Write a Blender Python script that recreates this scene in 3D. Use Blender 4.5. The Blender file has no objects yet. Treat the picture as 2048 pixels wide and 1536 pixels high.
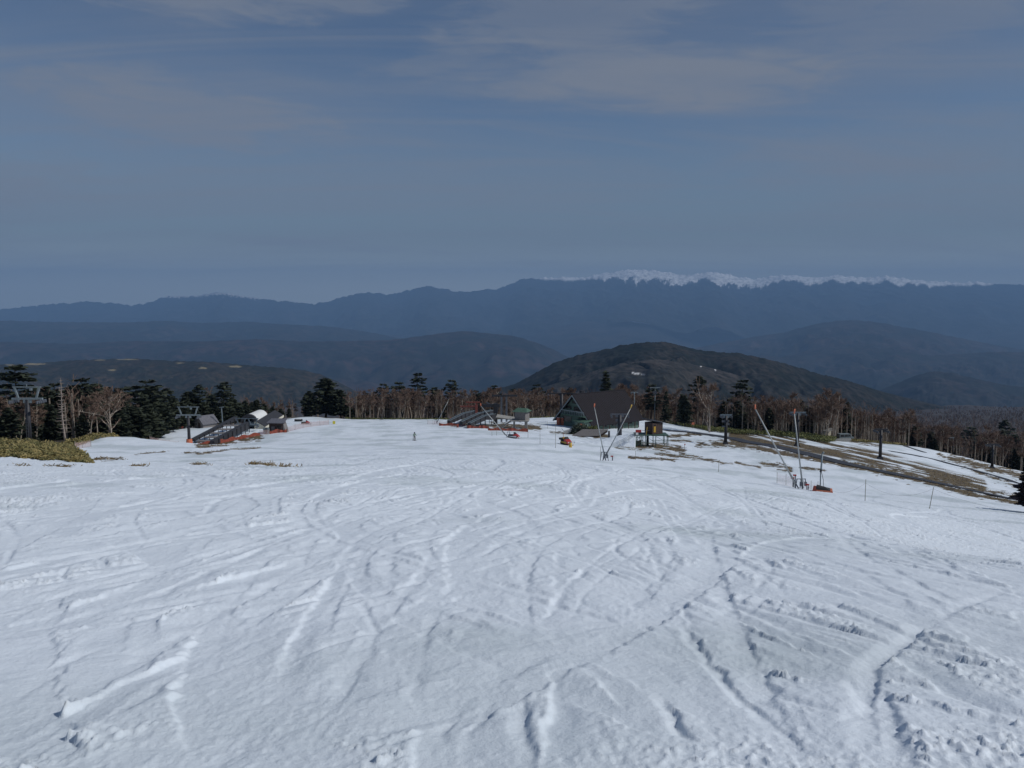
import bpy, math, random
import numpy as np
from mathutils import Vector, Matrix
R = math.radians
random.seed(7); rng = np.random.default_rng(11)
S = bpy.context.scene
COL = S.collection

# ------------------------------------------------------------------ camera, sky, sun, exposure
EYE, PITCH, FPX = 1.6, R(5.6), 1704.0            # focal length in pixels of a 2048 px wide picture
cd = bpy.data.cameras.new('camera'); cam = bpy.data.objects.new('camera', cd); COL.objects.link(cam)
cam.location = (0, 0, EYE); cam.rotation_euler = (R(90) - PITCH, 0, 0)
cd.sensor_fit = 'HORIZONTAL'; cd.sensor_width = 36.0; cd.lens = 36.0*FPX/2048
cd.clip_start = 0.1; cd.clip_end = 200000
S.camera = cam
S.render.resolution_x, S.render.resolution_y = 1024, 768

SUN_AZ, SUN_EL = R(104), R(44)                   # clockwise from the view direction (+Y); height
sl = bpy.data.lights.new('sun', 'SUN'); so = bpy.data.objects.new('sun', sl); COL.objects.link(so)
sl.energy = 3.0; sl.angle = R(0.5); sl.color = (1.0, 0.98, 0.94)
sdir = Vector((math.sin(SUN_AZ)*math.cos(SUN_EL), math.cos(SUN_AZ)*math.cos(SUN_EL), math.sin(SUN_EL)))
so.rotation_euler = sdir.to_track_quat('Z', 'Y').to_euler(); so.location = (60, -10, 80)

W = bpy.data.worlds.new('World'); S.world = W; W.use_nodes = True
wn, wl = W.node_tree.nodes, W.node_tree.links
wn.clear()
def N(t, **k):
    n = wn.new(t)
    for a, b in k.items(): setattr(n, a, b)
    return n
def wmath(op, a, b=None, c=None, clamp=False):
    n = N('ShaderNodeMath', operation=op); n.use_clamp = clamp
    for i, v in enumerate((a, b, c)):
        if v is None: continue
        if isinstance(v, (int, float)): n.inputs[i].default_value = v
        else: wl.new(v, n.inputs[i])
    return n.outputs[0]
sky = N('ShaderNodeTexSky', sky_type='NISHITA'); sky.sun_disc = False
sky.sun_elevation = SUN_EL; sky.sun_rotation = SUN_AZ; sky.altitude = 1800
sky.air_density = 1.0; sky.dust_density = 0.6; sky.ozone_density = 3.2
bg = N('ShaderNodeBackground'); bg.inputs['Strength'].default_value = 0.069
outw = N('ShaderNodeOutputWorld')
tc = N('ShaderNodeTexCoord'); sep = N('ShaderNodeSeparateXYZ'); wl.new(tc.outputs['Generated'], sep.inputs[0])
dx, dy, dz = sep.outputs
az = wmath('ARCTAN2', dx, dy); el = wmath('ARCSINE', dz)
elc = wmath('MAXIMUM', el, 0.0)
# thin high cloud: noise on a plane far overhead, stretched along the wind
zc = wmath('ADD', wmath('MAXIMUM', dz, 0.0), 0.09)
px_ = wmath('DIVIDE', dx, zc); py_ = wmath('DIVIDE', dy, zc)
cmb = N('ShaderNodeCombineXYZ'); wl.new(px_, cmb.inputs[0]); wl.new(py_, cmb.inputs[1])
mp = N('ShaderNodeMapping'); mp.inputs['Rotation'].default_value = (0, 0, R(-24)); mp.inputs['Scale'].default_value = (0.42, 0.95, 1); mp.inputs['Location'].default_value = (1.7, 0.6, 0)
wl.new(cmb.outputs[0], mp.inputs[0])
def wnoise(vec, scale, detail, rough, dist=0.0):
    n = N('ShaderNodeTexNoise'); n.inputs['Scale'].default_value = scale; n.inputs['Detail'].default_value = detail
    n.inputs['Roughness'].default_value = rough; n.inputs['Distortion'].default_value = dist
    wl.new(vec, n.inputs['Vector']); return n.outputs[0]
def wramp(v, a, b):
    n = N('ShaderNodeMapRange', interpolation_type='SMOOTHSTEP'); wl.new(v, n.inputs[0])
    n.inputs[1].default_value = a; n.inputs[2].default_value = b; return n.outputs[0]
veil = wramp(wnoise(mp.outputs[0], 0.62, 6, 0.58, 1.0), 0.36, 0.66)
mp2 = N('ShaderNodeMapping'); mp2.inputs['Rotation'].default_value = (0, 0, R(-31)); mp2.inputs['Scale'].default_value = (0.30, 1.5, 1); mp2.inputs['Location'].default_value = (4.1, 2.2, 0)
wl.new(cmb.outputs[0], mp2.inputs[0])
wisp = wramp(wnoise(mp2.outputs[0], 1.15, 8, 0.64, 1.4), 0.42, 0.70)
# the distinct cloud sheets of this afternoon: (azimuth deg, elevation deg, half width, half height, tilt, weight)
fz = N('ShaderNodeCombineXYZ'); wl.new(wmath('ADD', wmath('MULTIPLY', az, 11.0), wmath('MULTIPLY', el, 9.0)), fz.inputs[0]); wl.new(wmath('MULTIPLY', el, 55.0), fz.inputs[1])
fray = wmath('SUBTRACT', wnoise(fz.outputs[0], 1.0, 6, 0.6, 0.8), 0.5)
blob_sum = None
for (a0, e0, hw, hh, tilt, wgt) in [(-20.5, 11.4, 9.5, 2.1, -0.10, 0.42), (9.5, 14.0, 13.5, 2.1, -0.02, 0.42), (-16, 19.3, 11.0, 2.6, 0.08, 0.50),
                                    (4, 17.8, 9.5, 2.2, 0.10, 0.42), (-12.5, 3.6, 8.0, 0.40, -0.06, 0.34), (-5.5, 14.8, 4.5, 0.6, 0.12, 0.30), (25, 17, 9, 3.0, 0.1, 0.3), (24, 9.0, 12, 2.0, 0.08, 0.26), (-34, 7, 9, 2, 0.0, 0.3), (45, 22, 12, 4, 0.1, 0.45), (-52, 18, 12, 4, 0.1, 0.45)]:
    u = wmath('SUBTRACT', az, R(a0)); v = wmath('SUBTRACT', wmath('SUBTRACT', el, R(e0)), wmath('MULTIPLY', u, tilt))
    q = wmath('ADD', wmath('POWER', wmath('ABSOLUTE', wmath('DIVIDE', u, R(hw))), 2.0), wmath('POWER', wmath('ABSOLUTE', wmath('DIVIDE', v, R(hh))), 2.0))
    q = wmath('ADD', q, wmath('MULTIPLY', fray, 3.4))
    m = wmath('MULTIPLY', wramp(q, 1.25, 0.15), wgt)
    blob_sum = m if blob_sum is None else wmath('MAXIMUM', blob_sum, m)
cov = wmath('ADD', wmath('MULTIPLY', veil, 0.55), wmath('MULTIPLY', wisp, 0.45))
cov = wmath('ADD', wmath('MULTIPLY', cov, 0.8), wmath('MULTIPLY', blob_sum, 1.0), clamp=True)
# thick air along the whole horizon greys the sky there
cov = wmath('MULTIPLY', cov, wramp(el, R(0), R(4.5)), clamp=True)
lowmix = N('ShaderNodeMix', data_type='RGBA'); wl.new(wmath('MULTIPLY', wramp(el, R(13), R(1)), 0.82), lowmix.inputs[0]); wl.new(sky.outputs[0], lowmix.inputs[6]); lowmix.inputs[7].default_value = (2.80, 3.45, 3.95, 1)
low2 = N('ShaderNodeMix', data_type='RGBA'); wl.new(wmath('MULTIPLY', wramp(el, R(4.6), R(0.3)), 0.95), low2.inputs[0]); wl.new(lowmix.outputs[2], low2.inputs[6]); low2.inputs[7].default_value = (6.8, 7.6, 7.9, 1)
mixc = N('ShaderNodeMix', data_type='RGBA'); wl.new(cov, mixc.inputs[0]); wl.new(low2.outputs[2], mixc.inputs[6])
CLOUD = (3.15, 3.60, 4.50, 1)
mixc.inputs[7].default_value = CLOUD
wl.new(mixc.outputs[2], bg.inputs[0]); wl.new(bg.outputs[0], outw.inputs[0])

S.view_settings.view_transform = 'Standard'; S.view_settings.look = 'None'
S.view_settings.exposure = -0.24; S.view_settings.gamma = 1.0; S.view_settings.use_curve_mapping = False
S.render.engine = 'CYCLES'
S.cycles.use_denoising = True
S.cycles.max_bounces = 6; S.cycles.diffuse_bounces = 3; S.cycles.transparent_max_bounces = 16; S.cycles.volume_bounces = 0

# ------------------------------------------------------------------ helpers
def tag(o, label=None, cat=None, group=None, kind=None):
    if label: o['label'] = label
    if cat: o['category'] = cat
    if group: o['group'] = group
    if kind: o['kind'] = kind
    return o
def thing(name, label, cat, loc, group=None):
    o = bpy.data.objects.new(name, None); o.empty_display_size = 0.5; COL.objects.link(o); o.location = loc
    return tag(o, label, cat, group)
def np_mesh(name, co, quads=None, tris=None, smooth=False):
    me = bpy.data.meshes.new(name)
    co = np.asarray(co, np.float32).reshape(-1, 3)
    me.vertices.add(len(co)); me.vertices.foreach_set('co', co.ravel())
    q = np.zeros((0, 4), np.int32) if quads is None else np.asarray(quads, np.int32).reshape(-1, 4)
    t = np.zeros((0, 3), np.int32) if tris is None else np.asarray(tris, np.int32).reshape(-1, 3)
    nl = len(q)*4 + len(t)*3
    me.loops.add(nl); me.loops.foreach_set('vertex_index', np.concatenate([q.ravel(), t.ravel()]))
    me.polygons.add(len(q) + len(t))
    st = np.concatenate([np.arange(len(q))*4, len(q)*4 + np.arange(len(t))*3]).astype(np.int32)
    me.polygons.foreach_set('loop_start', st)
    me.polygons.foreach_set('use_smooth', np.full(len(q) + len(t), smooth))
    me.update(calc_edges=True); me.validate()
    return me
def add_attr(me, name, arr):
    a = me.attributes.new(name, 'FLOAT', 'POINT'); a.data.foreach_set('value', np.asarray(arr, np.float32).ravel())
def link(name, me, m, parent=None):
    if m is not None: me.materials.append(m)
    o = bpy.data.objects.new(name, me); COL.objects.link(o)
    if parent is not None:
        o.parent = parent
    return o

class MB:
    """Collects solids; points are local, turned by rz; build() links ONE mesh."""
    def __init__(s, org=(0, 0, 0), rz=0.0, world=False):
        s.v = []; s.f = []; s.o = Vector(org); s.rz = rz; s.w = world
    def p(s, q):
        q = Vector(q)
        if s.w: return q - s.o
        c, n = math.cos(s.rz), math.sin(s.rz)
        return Vector((q.x*c - q.y*n, q.x*n + q.y*c, q.z))
    def add(s, vs, fs):
        b = len(s.v); s.v += [tuple(s.p(q)) for q in vs]; s.f += [tuple(b + i for i in f) for f in fs]; return s
    def box(s, c, d):
        x, y, z = c; a, b, h = d[0]/2, d[1]/2, d[2]/2
        return s.add([(x-a,y-b,z-h),(x+a,y-b,z-h),(x+a,y+b,z-h),(x-a,y+b,z-h),(x-a,y-b,z+h),(x+a,y-b,z+h),(x+a,y+b,z+h),(x-a,y+b,z+h)],
                     [(0,3,2,1),(4,5,6,7),(0,1,5,4),(1,2,6,5),(2,3,7,6),(3,0,4,7)])
    def hexa(s, lo, hi):            # four lower corners, four upper corners
        return s.add(list(lo) + list(hi), [(3,2,1,0),(4,5,6,7),(0,1,5,4),(1,2,6,5),(2,3,7,6),(3,0,4,7)])
    def beam(s, a, b, w, h):
        a, b = Vector(a), Vector(b); d = (b - a).normalized()
        up = Vector((0,0,1)) if abs(d.z) < 0.98 else Vector((0,1,0))
        x = d.cross(up).normalized()*w/2; u = x.cross(d).normalized()*h/2
        return s.add([a-x-u, a+x-u, a+x+u, a-x+u, b-x-u, b+x-u, b+x+u, b-x+u], [(0,1,2,3),(7,6,5,4),(0,4,5,1),(1,5,6,2),(2,6,7,3),(3,7,4,0)])
    def tube(s, a, b, r0, r1=None, n=8, cap=True):
        r1 = r0 if r1 is None else r1
        a, b = Vector(a), Vector(b); d = (b - a).normalized()
        up = Vector((0,0,1)) if abs(d.z) < 0.95 else Vector((0,1,0))
        x = d.cross(up).normalized(); u = x.cross(d).normalized()
        vs = []
        for c, r in ((a, r0), (b, r1)):
            for i in range(n):
                t = 2*math.pi*i/n; vs.append(c + x*math.cos(t)*r + u*math.sin(t)*r)
        fs = [(i, (i+1) % n, n + (i+1) % n, n + i) for i in range(n)]
        if cap: fs += [tuple(range(n-1, -1, -1)), tuple(range(n, 2*n))]
        return s.add(vs, fs)
    def path(s, pts, r0, r1, n=6):
        k = len(pts) - 1
        for i in range(k): s.tube(pts[i], pts[i+1], r0 + (r1-r0)*i/k, r0 + (r1-r0)*(i+1)/k, n)
        return s
    def prism(s, poly, ax, t0, t1):  # polygon in the plane across axis ax, pushed from t0 to t1
        def mk(q, t):
            return (t, q[0], q[1]) if ax == 'x' else (q[0], t, q[1]) if ax == 'y' else (q[0], q[1], t)
        n = len(poly); vs = [mk(q, t0) for q in poly] + [mk(q, t1) for q in poly]
        fs = [tuple(range(n)), tuple(range(2*n-1, n-1, -1))] + [(i, n+i, n+(i+1) % n, (i+1) % n) for i in range(n)]
        return s.add(vs, fs)
    def build(s, name, m, parent=None, smooth=False, label=None):
        me = bpy.data.meshes.new(name); me.from_pydata(s.v, [], s.f); me.update()
        if smooth: me.polygons.foreach_set('use_smooth', [True]*len(me.polygons))
        o = link(name, me, m, parent)
        if parent is None: o.location = s.o
        if label: o['label'] = label
        return o

# --- procedural materials
def mat(name, col, rough=0.7, var=0.25, scale=3.0, metal=0.0, bump=0.0, detail=4, col2=None):
    m = bpy.data.materials.new(name); m.use_nodes = True; n, l = m.node_tree.nodes, m.node_tree.links
    b = n['Principled BSDF']; b.inputs['Roughness'].default_value = rough; b.inputs['Metallic'].default_value = metal
    t = n.new('ShaderNodeTexCoord'); x = n.new('ShaderNodeTexNoise'); x.inputs['Scale'].default_value = scale; x.inputs['Detail'].default_value = detail
    l.new(t.outputs['Object'], x.inputs['Vector'])
    r = n.new('ShaderNodeMapRange'); l.new(x.outputs[0], r.inputs[0]); r.inputs[1].default_value = 0.3; r.inputs[2].default_value = 0.7
    mx = n.new('ShaderNodeMix'); mx.data_type = 'RGBA'; l.new(r.outputs[0], mx.inputs[0])
    c2 = col2 if col2 else tuple(min(1, c*(1+var)) for c in col)
    mx.inputs[6].default_value = (*[c*(1-var) if not col2 else c for c in col], 1); mx.inputs[7].default_value = (*c2, 1)
    l.new(mx.outputs[2], b.inputs['Base Color'])
    if bump:
        bp = n.new('ShaderNodeBump'); bp.inputs['Strength'].default_value = bump; bp.inputs['Distance'].default_value = 0.05
        l.new(x.outputs[0], bp.inputs['Height']); l.new(bp.outputs[0], b.inputs['Normal'])
    return m
M = dict(
 steel_dark=mat('dark_painted_steel', (0.022,0.022,0.028), 0.55), steel_pale=mat('pale_galvanised_steel', (0.22,0.26,0.275), 0.45, metal=0.2),
 steel_grey=mat('grey_steel', (0.10,0.11,0.13), 0.5, metal=0.2), steel_blue=mat('blue_grey_steel', (0.14,0.18,0.21), 0.5), steel_red=mat('rust_red_steel', (0.20,0.045,0.03), 0.6),
 steel_green=mat('green_steel', (0.05,0.10,0.08), 0.6), alu=mat('bare_aluminium', (0.36,0.38,0.38), 0.5, 0.1, metal=0.3),
 orange=mat('orange_padding', (0.58,0.17,0.09), 0.7, 0.12), netorange=mat('orange_net', (0.27,0.062,0.038), 0.8, 0.35, 2.0), netpink=mat('faded_pink_net', (0.66,0.46,0.44), 0.8),
 red=mat('red_plastic', (0.38,0.03,0.025), 0.4, 0.15), yellow=mat('yellow_plastic', (0.55,0.35,0.05), 0.5, 0.12), lime=mat('lime_yellow_vinyl', (0.75,0.65,0.06), 0.6, 0.1),
 black=mat('black_rubber', (0.015,0.015,0.017), 0.7), white=mat('white_paint', (0.78,0.78,0.76), 0.5, 0.06), cream=mat('cream_panel', (0.62,0.58,0.47), 0.6, 0.1),
 darkwood=mat('dark_brown_boards', (0.060,0.036,0.030), 0.8, 0.35, 4), greywood=mat('weathered_grey_wood', (0.20,0.185,0.18), 0.85, 0.3, 5), roofbrown=mat('brown_roof_sheet', (0.013,0.010,0.014), 0.9, 0.2, 0.6),
 roofgrey=mat('grey_roof_sheet', (0.13,0.13,0.15), 0.6), roofdark=mat('slate_dark_roof', (0.05,0.055,0.07), 0.6), greenwall=mat('green_painted_boards', (0.095,0.145,0.118), 0.75, 0.25, 2.5), greenroof=mat('dull_green_roof', (0.06,0.12,0.085), 0.7),
 glass=mat('dark_glass', (0.012,0.012,0.014), 0.15, 0.1), concrete=mat('concrete', (0.30,0.29,0.27), 0.9, 0.2, 4), fence=mat('charcoal_wind_fence', (0.03,0.031,0.038), 0.75, 0.3),
 bamboo=mat('weathered_bamboo', (0.22,0.21,0.17), 0.7), rope=mat('grey_rope', (0.42,0.42,0.42), 0.9), banner=mat('yellow_banner', (0.48,0.29,0.03), 0.7, 0.1),
 skin=mat('skin', (0.45,0.26,0.18), 0.6), jacket=mat('pale_green_jacket', (0.20,0.26,0.22), 0.8), trousers=mat('grey_brown_trousers', (0.12,0.10,0.10), 0.8),
 birchbark=mat('pale_birch_bark', (0.24,0.19,0.15), 0.85, 0.3, 3, col2=(0.50,0.44,0.37)), twig=mat('red_brown_twigs', (0.120,0.076,0.058), 0.9, 0.3, 0.5, col2=(0.245,0.165,0.122)),
 needle=mat('dark_needles', (0.014,0.022,0.013), 0.8, 0.4, 0.8, col2=(0.042,0.052,0.026)), bark=mat('grey_brown_bark', (0.09,0.07,0.06), 0.9, 0.3, 3), deadwood=mat('bleached_dead_wood', (0.33,0.28,0.25), 0.9, 0.2, 3),
 sasa=mat('bamboo_grass_leaves', (0.085,0.095,0.028), 0.7, 0.3, 0.9, col2=(0.34,0.26,0.10)), sasa_green=mat('green_bamboo_grass', (0.05,0.07,0.018), 0.7, 0.3, 0.5, col2=(0.16,0.16,0.04)),
 grassblade=mat('dry_grass_blades', (0.12,0.085,0.04), 0.9, 0.3, 1.0, col2=(0.26,0.19,0.085)), shrub=mat('grey_green_shrub', (0.07,0.085,0.06), 0.9, 0.3, 2), purple=mat('dark_wine_needles', (0.022,0.022,0.020), 0.8, 0.3, 3, col2=(0.05,0.03,0.04)),
)

# --- numpy gradient noise
def _h(ix, iy, seed):
    n = (ix.astype(np.int64)*374761393 + iy.astype(np.int64)*668265263 + seed*974711) & 0xffffffff
    n = ((n ^ (n >> 13))*1274126177) & 0xffffffff
    n = ((n ^ (n >> 16))*2246822519) & 0xffffffff
    return ((n ^ (n >> 15)) & 0xffffff)/float(0x1000000)
def gn(x, y, seed=0):
    x = np.asarray(x, float); y = np.asarray(y, float)
    ix, iy = np.floor(x), np.floor(y); fx, fy = x - ix, y - iy
    u, v = fx*fx*fx*(fx*(fx*6-15)+10), fy*fy*fy*(fy*(fy*6-15)+10)
    r = []
    for ox, oy in ((0,0),(1,0),(0,1),(1,1)):
        a = _h(ix+ox, iy+oy, seed)*2*np.pi
        r.append(np.cos(a)*(fx-ox) + np.sin(a)*(fy-oy))
    return 1.5*((r[0]*(1-u)+r[1]*u)*(1-v) + (r[2]*(1-u)+r[3]*u)*v)
def fbm(x, y, o=4, seed=0, g=0.5):
    t = 0; a = 1.0
    for k in range(o):
        t = t + a*gn(x*2**k, y*2**k, seed+k*17); a *= g
    return t
def sstep(a, b, x):
    t = np.clip((x-a)/(b-a), 0, 1); return t*t*(3-2*t)

# --- picture geometry: which point of the place lies under a photo pixel (2048 x 1536)
cP, sP = math.cos(PITCH), math.sin(PITCH)
def ray(px, py):
    a, b = (px-1024)/FPX, (768-py)/FPX
    return Vector((a, b*sP + cP, b*cP - sP))
def P(px, py, d):
    r = ray(px, py); return Vector((0,0,EYE)) + r*(d/r.y)
def proj(x, y, z):
    dep = y*cP - (z-EYE)*sP; up = y*sP + (z-EYE)*cP
    dep = np.maximum(dep, 0.05)
    return 1024 + FPX*x/dep, 768 - FPX*up/dep

# ------------------------------------------------------------------ terrain: smooth surface through surveyed points
cp = [(x, y, z) for x, y, z in [(0,0,0),(-8,0,0.05),(8,0,-0.05),(0,-15,2.5),(-14,-15,2.5),(14,-15,2.4),(-8,10,-1.62),(0,10,-1.7),(8,10,-1.85),(-18,25,-4.0),(0,25,-4.4),
      (-35,50,-8.2),(0,50,-8.45)]]
for px, py, d in [(1700,1068,25),(2048,1135,25),(1400,1040,25),(1700,1012,48),(2048,1078,48),(1400,977,50),(1400,958,70),(1530,985,70),(1650,998,68),(1800,1022,62),(1950,1044,58),(2048,1058,56),(90,918,75),(180,926,75),(-120,912,75),(1024,930,60),(550,929,62),(829,881,170),(1024,905,110),(1024,882,165),(600,905,115),(762,839,290),(650,838,292),(590,840,285),
      (222,873,150),(150,894,125),(380,894,180),(330,862,225),(470,884,188),(580,860,212),(670,849,250),(620,834,297),(0,893,115),(-150,893,110),
      (0,905,165),(-150,935,200),(200,890,205),(350,872,285),(480,856,330),(600,852,360),(0,970,300),(300,910,400),(500,885,450),
      (860,839,290),(1000,839,290),(1100,835,300),(1330,847,290),(700,852,345),(900,854,345),(1100,852,352),(1300,858,345),(700,905,450),(1000,900,450),(1300,892,450),
      (905,850,232),(1000,859,214),(1050,857,220),(1150,867,214),(1280,872,208),(1012,876,176),(1130,889,164),(1212,922,130),(1310,894,170),
      (1400,868,240),(1451,888,185),(1500,885,196),(1593,892,185),(1600,906,166),(1700,929,150),(1760,918,175),(1870,966,130),(2048,1000,118),(1985,936,230),(2200,1010,140),
      (1605,979,105),(1858,1018,75),(1730,1002,80),(1420,862,252),(1560,872,236),(1660,886,216),(1690,882,238),(1750,887,245),(1830,894,254),(1920,912,262),(2048,944,265),
      (1750,896,305),(1900,928,325),(2048,955,325),(1400,872,305),(1400,893,400),(1700,908,400),(2000,928,450),(2200,975,400),
      (2000,885,900),(1800,874,900),(1500,884,900),(1000,890,900),(500,880,900),(0,930,800),(2048,848,1700),(1750,852,1700),(1000,862,1700),(400,850,1700),(-50,850,1700),
      (2300,850,1700),(1000,820,3500),(2200,820,3500),(0,820,3500)]:
    p = P(px, py, d); cp.append((p.x, p.y, p.z))
cp = np.array(cp)
def uv(x, y): return 1.6*x/(y+30.0), np.log((y+30.0)/30.0)
CU, CV = uv(cp[:,0], cp[:,1])
def kern(r2): return 0.5*r2*np.log(r2 + 1e-12)
n_ = len(cp); K = kern((CU[:,None]-CU)**2 + (CV[:,None]-CV)**2) + np.eye(n_)*2e-5
Pm = np.stack([np.ones(n_), CU, CV], 1)
# the value that is interpolated is the slope seen from the eye, which is smooth from near to far
val = (cp[:,2] - EYE + 1.6)/(cp[:,1] + 30.0)
sol = np.linalg.solve(np.block([[K, Pm],[Pm.T, np.zeros((3,3))]]), np.concatenate([val, np.zeros(3)]))
def H(x, y):
    x = np.atleast_1d(np.asarray(x, float)); y = np.atleast_1d(np.asarray(y, float)); sh = x.shape
    x, y = x.ravel(), y.ravel(); o = np.empty(len(x))
    for i in range(0, len(x), 40000):
        u, v = uv(x[i:i+40000], y[i:i+40000])
        k = kern((u[:,None]-CU)**2 + (v[:,None]-CV)**2)
        o[i:i+40000] = (k @ sol[:n_] + sol[n_] + sol[n_+1]*u + sol[n_+2]*v)*(y[i:i+40000] + 30.0)
    return o.reshape(sh)
def H1(x, y): return float(H(x, y)[0])
def at(px, d):                       # ground point at picture column px, d metres ahead
    px = np.atleast_1d(np.asarray(px, float)); d = np.atleast_1d(np.asarray(d, float)); px, d = np.broadcast_arrays(px, d)
    z = -0.15*d
    for _ in range(4):
        x = (px-1024)/FPX*(d*cP - (z-EYE)*sP); z = H(x, d)
    return np.stack([x, d, z], 1)
def G(px, d): return Vector(at(px, d)[0])
def hit(px, py, lo=3.0, hi=300.0):   # where the sight line meets the ground
    r = ray(px, py); ts = np.exp(np.linspace(math.log(lo), math.log(hi), 500))/r.y
    x, y, z = r.x*ts, r.y*ts, EYE + r.z*ts
    k = np.nonzero(z < H(x, y))[0]
    t = ts[k[0]] if len(k) else ts[-1]
    return Vector((r.x*t, r.y*t, H1(r.x*t, r.y*t)))
def near_d(px, py): return hit(px, py).y

DCX = [-400,0,150,222,330,560,620,700,900,1100,1340,1420,1560,1655,1690,1750,1830,1920,2048,2400]
DCY = [112,117,127,152,226,289,300,297,292,303,292,252,237,217,240,247,256,264,268,280]
def dcrest(px): return np.interp(px, DCX, DCY)

# --- the near ground as one fine sheet
NR, NC = 1000, 1000
ys = np.concatenate([np.linspace(-14, 1.9, 24)[:-1], np.exp(np.linspace(math.log(1.9), math.log(460), NR))])
sx = np.linspace(-1, 1, NC)
Y = np.repeat(ys[:,None], NC, 1); X = (2.8 + 0.70*np.abs(Y))*np.clip(sx/0.92, -1, 1)[None,:] + (np.sign(sx)*np.clip((np.abs(sx) - 0.92)/0.08, 0, 1)**1.5)[None,:]*(24 + 0.10*np.abs(Y))
Z0 = H(X, Y)
PX, PY = proj(X, Y, Z0)
ahead = Y > 2.0
forest = sstep(-4, 6, Y - dcrest(PX) + 5*fbm(X*0.08, Y*0.08, 3, 5)) * ahead
def seg_dist(PXs, PYs, pts):
    d = np.full(PXs.shape, 1e9)
    for (x0,y0),(x1,y1) in zip(pts[:-1], pts[1:]):
        vx, vy = x1-x0, y1-y0; t = np.clip(((PXs-x0)*vx + (PYs-y0)*vy)/(vx*vx+vy*vy+1e-9), 0, 1)
        d = np.minimum(d, np.hypot(PXs-x0-t*vx, PYs-y0-t*vy))
    return d
# bare ground that has melted out: (outline of the middle line under photo pixels, half width, raggedness)
PATCH = [([(190,917),(246,919)],2.4,.5),([(98,934),(146,937)],3,.5),([(30,934),(54,935)],3,.4),([(0,937),(20,937)],1.5,.4),([(264,931),(286,932)],1.6,.4),([(372,904),(398,906)],2.2,.5),([(384,927),(416,929)],1.5,.5),
 ([(500,927),(548,929)],2.2,.6),([(560,931),(604,933)],1.5,.5),([(270,908),(330,903)],.9,.5),([(395,908),(450,900),(520,895)],1.0,.6),
 ([(395,891),(450,884),(520,873)],5,.5),([(985,851),(1040,853),(1078,856)],5,.4),([(905,849),(990,852)],2.6,.5),
 ([(1100,863),(1150,868)],1.6,.5),([(1150,870),(1215,873)],3.5,.4),([(1235,889),(1330,894),(1365,901)],6,.4),([(1258,914),(1320,918),(1348,920)],2.2,.5),([(1310,908),(1390,912)],1.8,.6),
 ([(1400,888),(1450,887),(1485,891)],5.5,.5),([(1335,872),(1400,868)],3,.4),([(1330,880),(1380,882)],2,.6),([(1480,889),(1560,905),(1650,922),(1750,942),(1840,960),(1930,985),(2048,1008)],4.4,.3),
 ([(1340,912),(1400,916),(1442,924)],2.6,.5),([(1440,925),(1465,927)],1.2,.5),([(1470,926),(1520,934)],1.6,.5),([(1523,925),(1582,935)],3.2,.5),([(1556,939),(1582,942)],2,.4),([(1600,934),(1650,941)],1.6,.5),
 ([(1690,925),(1800,947),(1880,964),(1960,980)],7.5,.55),([(1960,980),(2048,993)],3,.8),([(1690,882),(1760,892)],2,.6),([(1900,915),(1960,930),(2048,952)],7,.45),([(1880,910),(1960,945),(2040,975)],2.5,1.3)]
bare = np.zeros_like(Z0)
act = (Y > 55) & (Y < 330)
pxa, pya, xa, ya = PX[act], PY[act], X[act], Y[act]
nz = fbm(pxa*0.035, (pya-0.12*(pxa-1024)*(pxa>1024))*0.42, 5, 41, 0.6); nz2 = fbm(xa*0.9, ya*0.35, 3, 44)
ba = np.zeros(len(pxa))
for pts, hw, rag in PATCH:
    bx = [p[0] for p in pts]; sel = (pxa > min(bx)-30) & (pxa < max(bx)+30)
    if not sel.any(): continue
    dd = seg_dist(pxa[sel], pya[sel], pts)
    hwv = hw*(1.0 + rag*2.4*nz[sel] + 1.2*rag*nz2[sel] - 0.25*rag)
    ba[sel] = np.maximum(ba[sel], sstep(0.9, -0.5, dd - hwv))
# the strip above the service road: grass with snow lying in streaks along the slope
band = seg_dist(pxa, pya, [(1470,873),(1600,888),(1700,905),(1780,922),(1870,948),(1960,972)])
along = pya - 0.22*(pxa-1500)
stre = fbm(pxa*0.007, along*0.17, 3, 77) + 0.13*nz2
ba = np.maximum(ba, sstep(-0.12, 0.10, stre + 0.26)*sstep(17, 11, band))
bare[act] = ba
bare = np.where(forest > 0.5, 0, bare)

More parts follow.
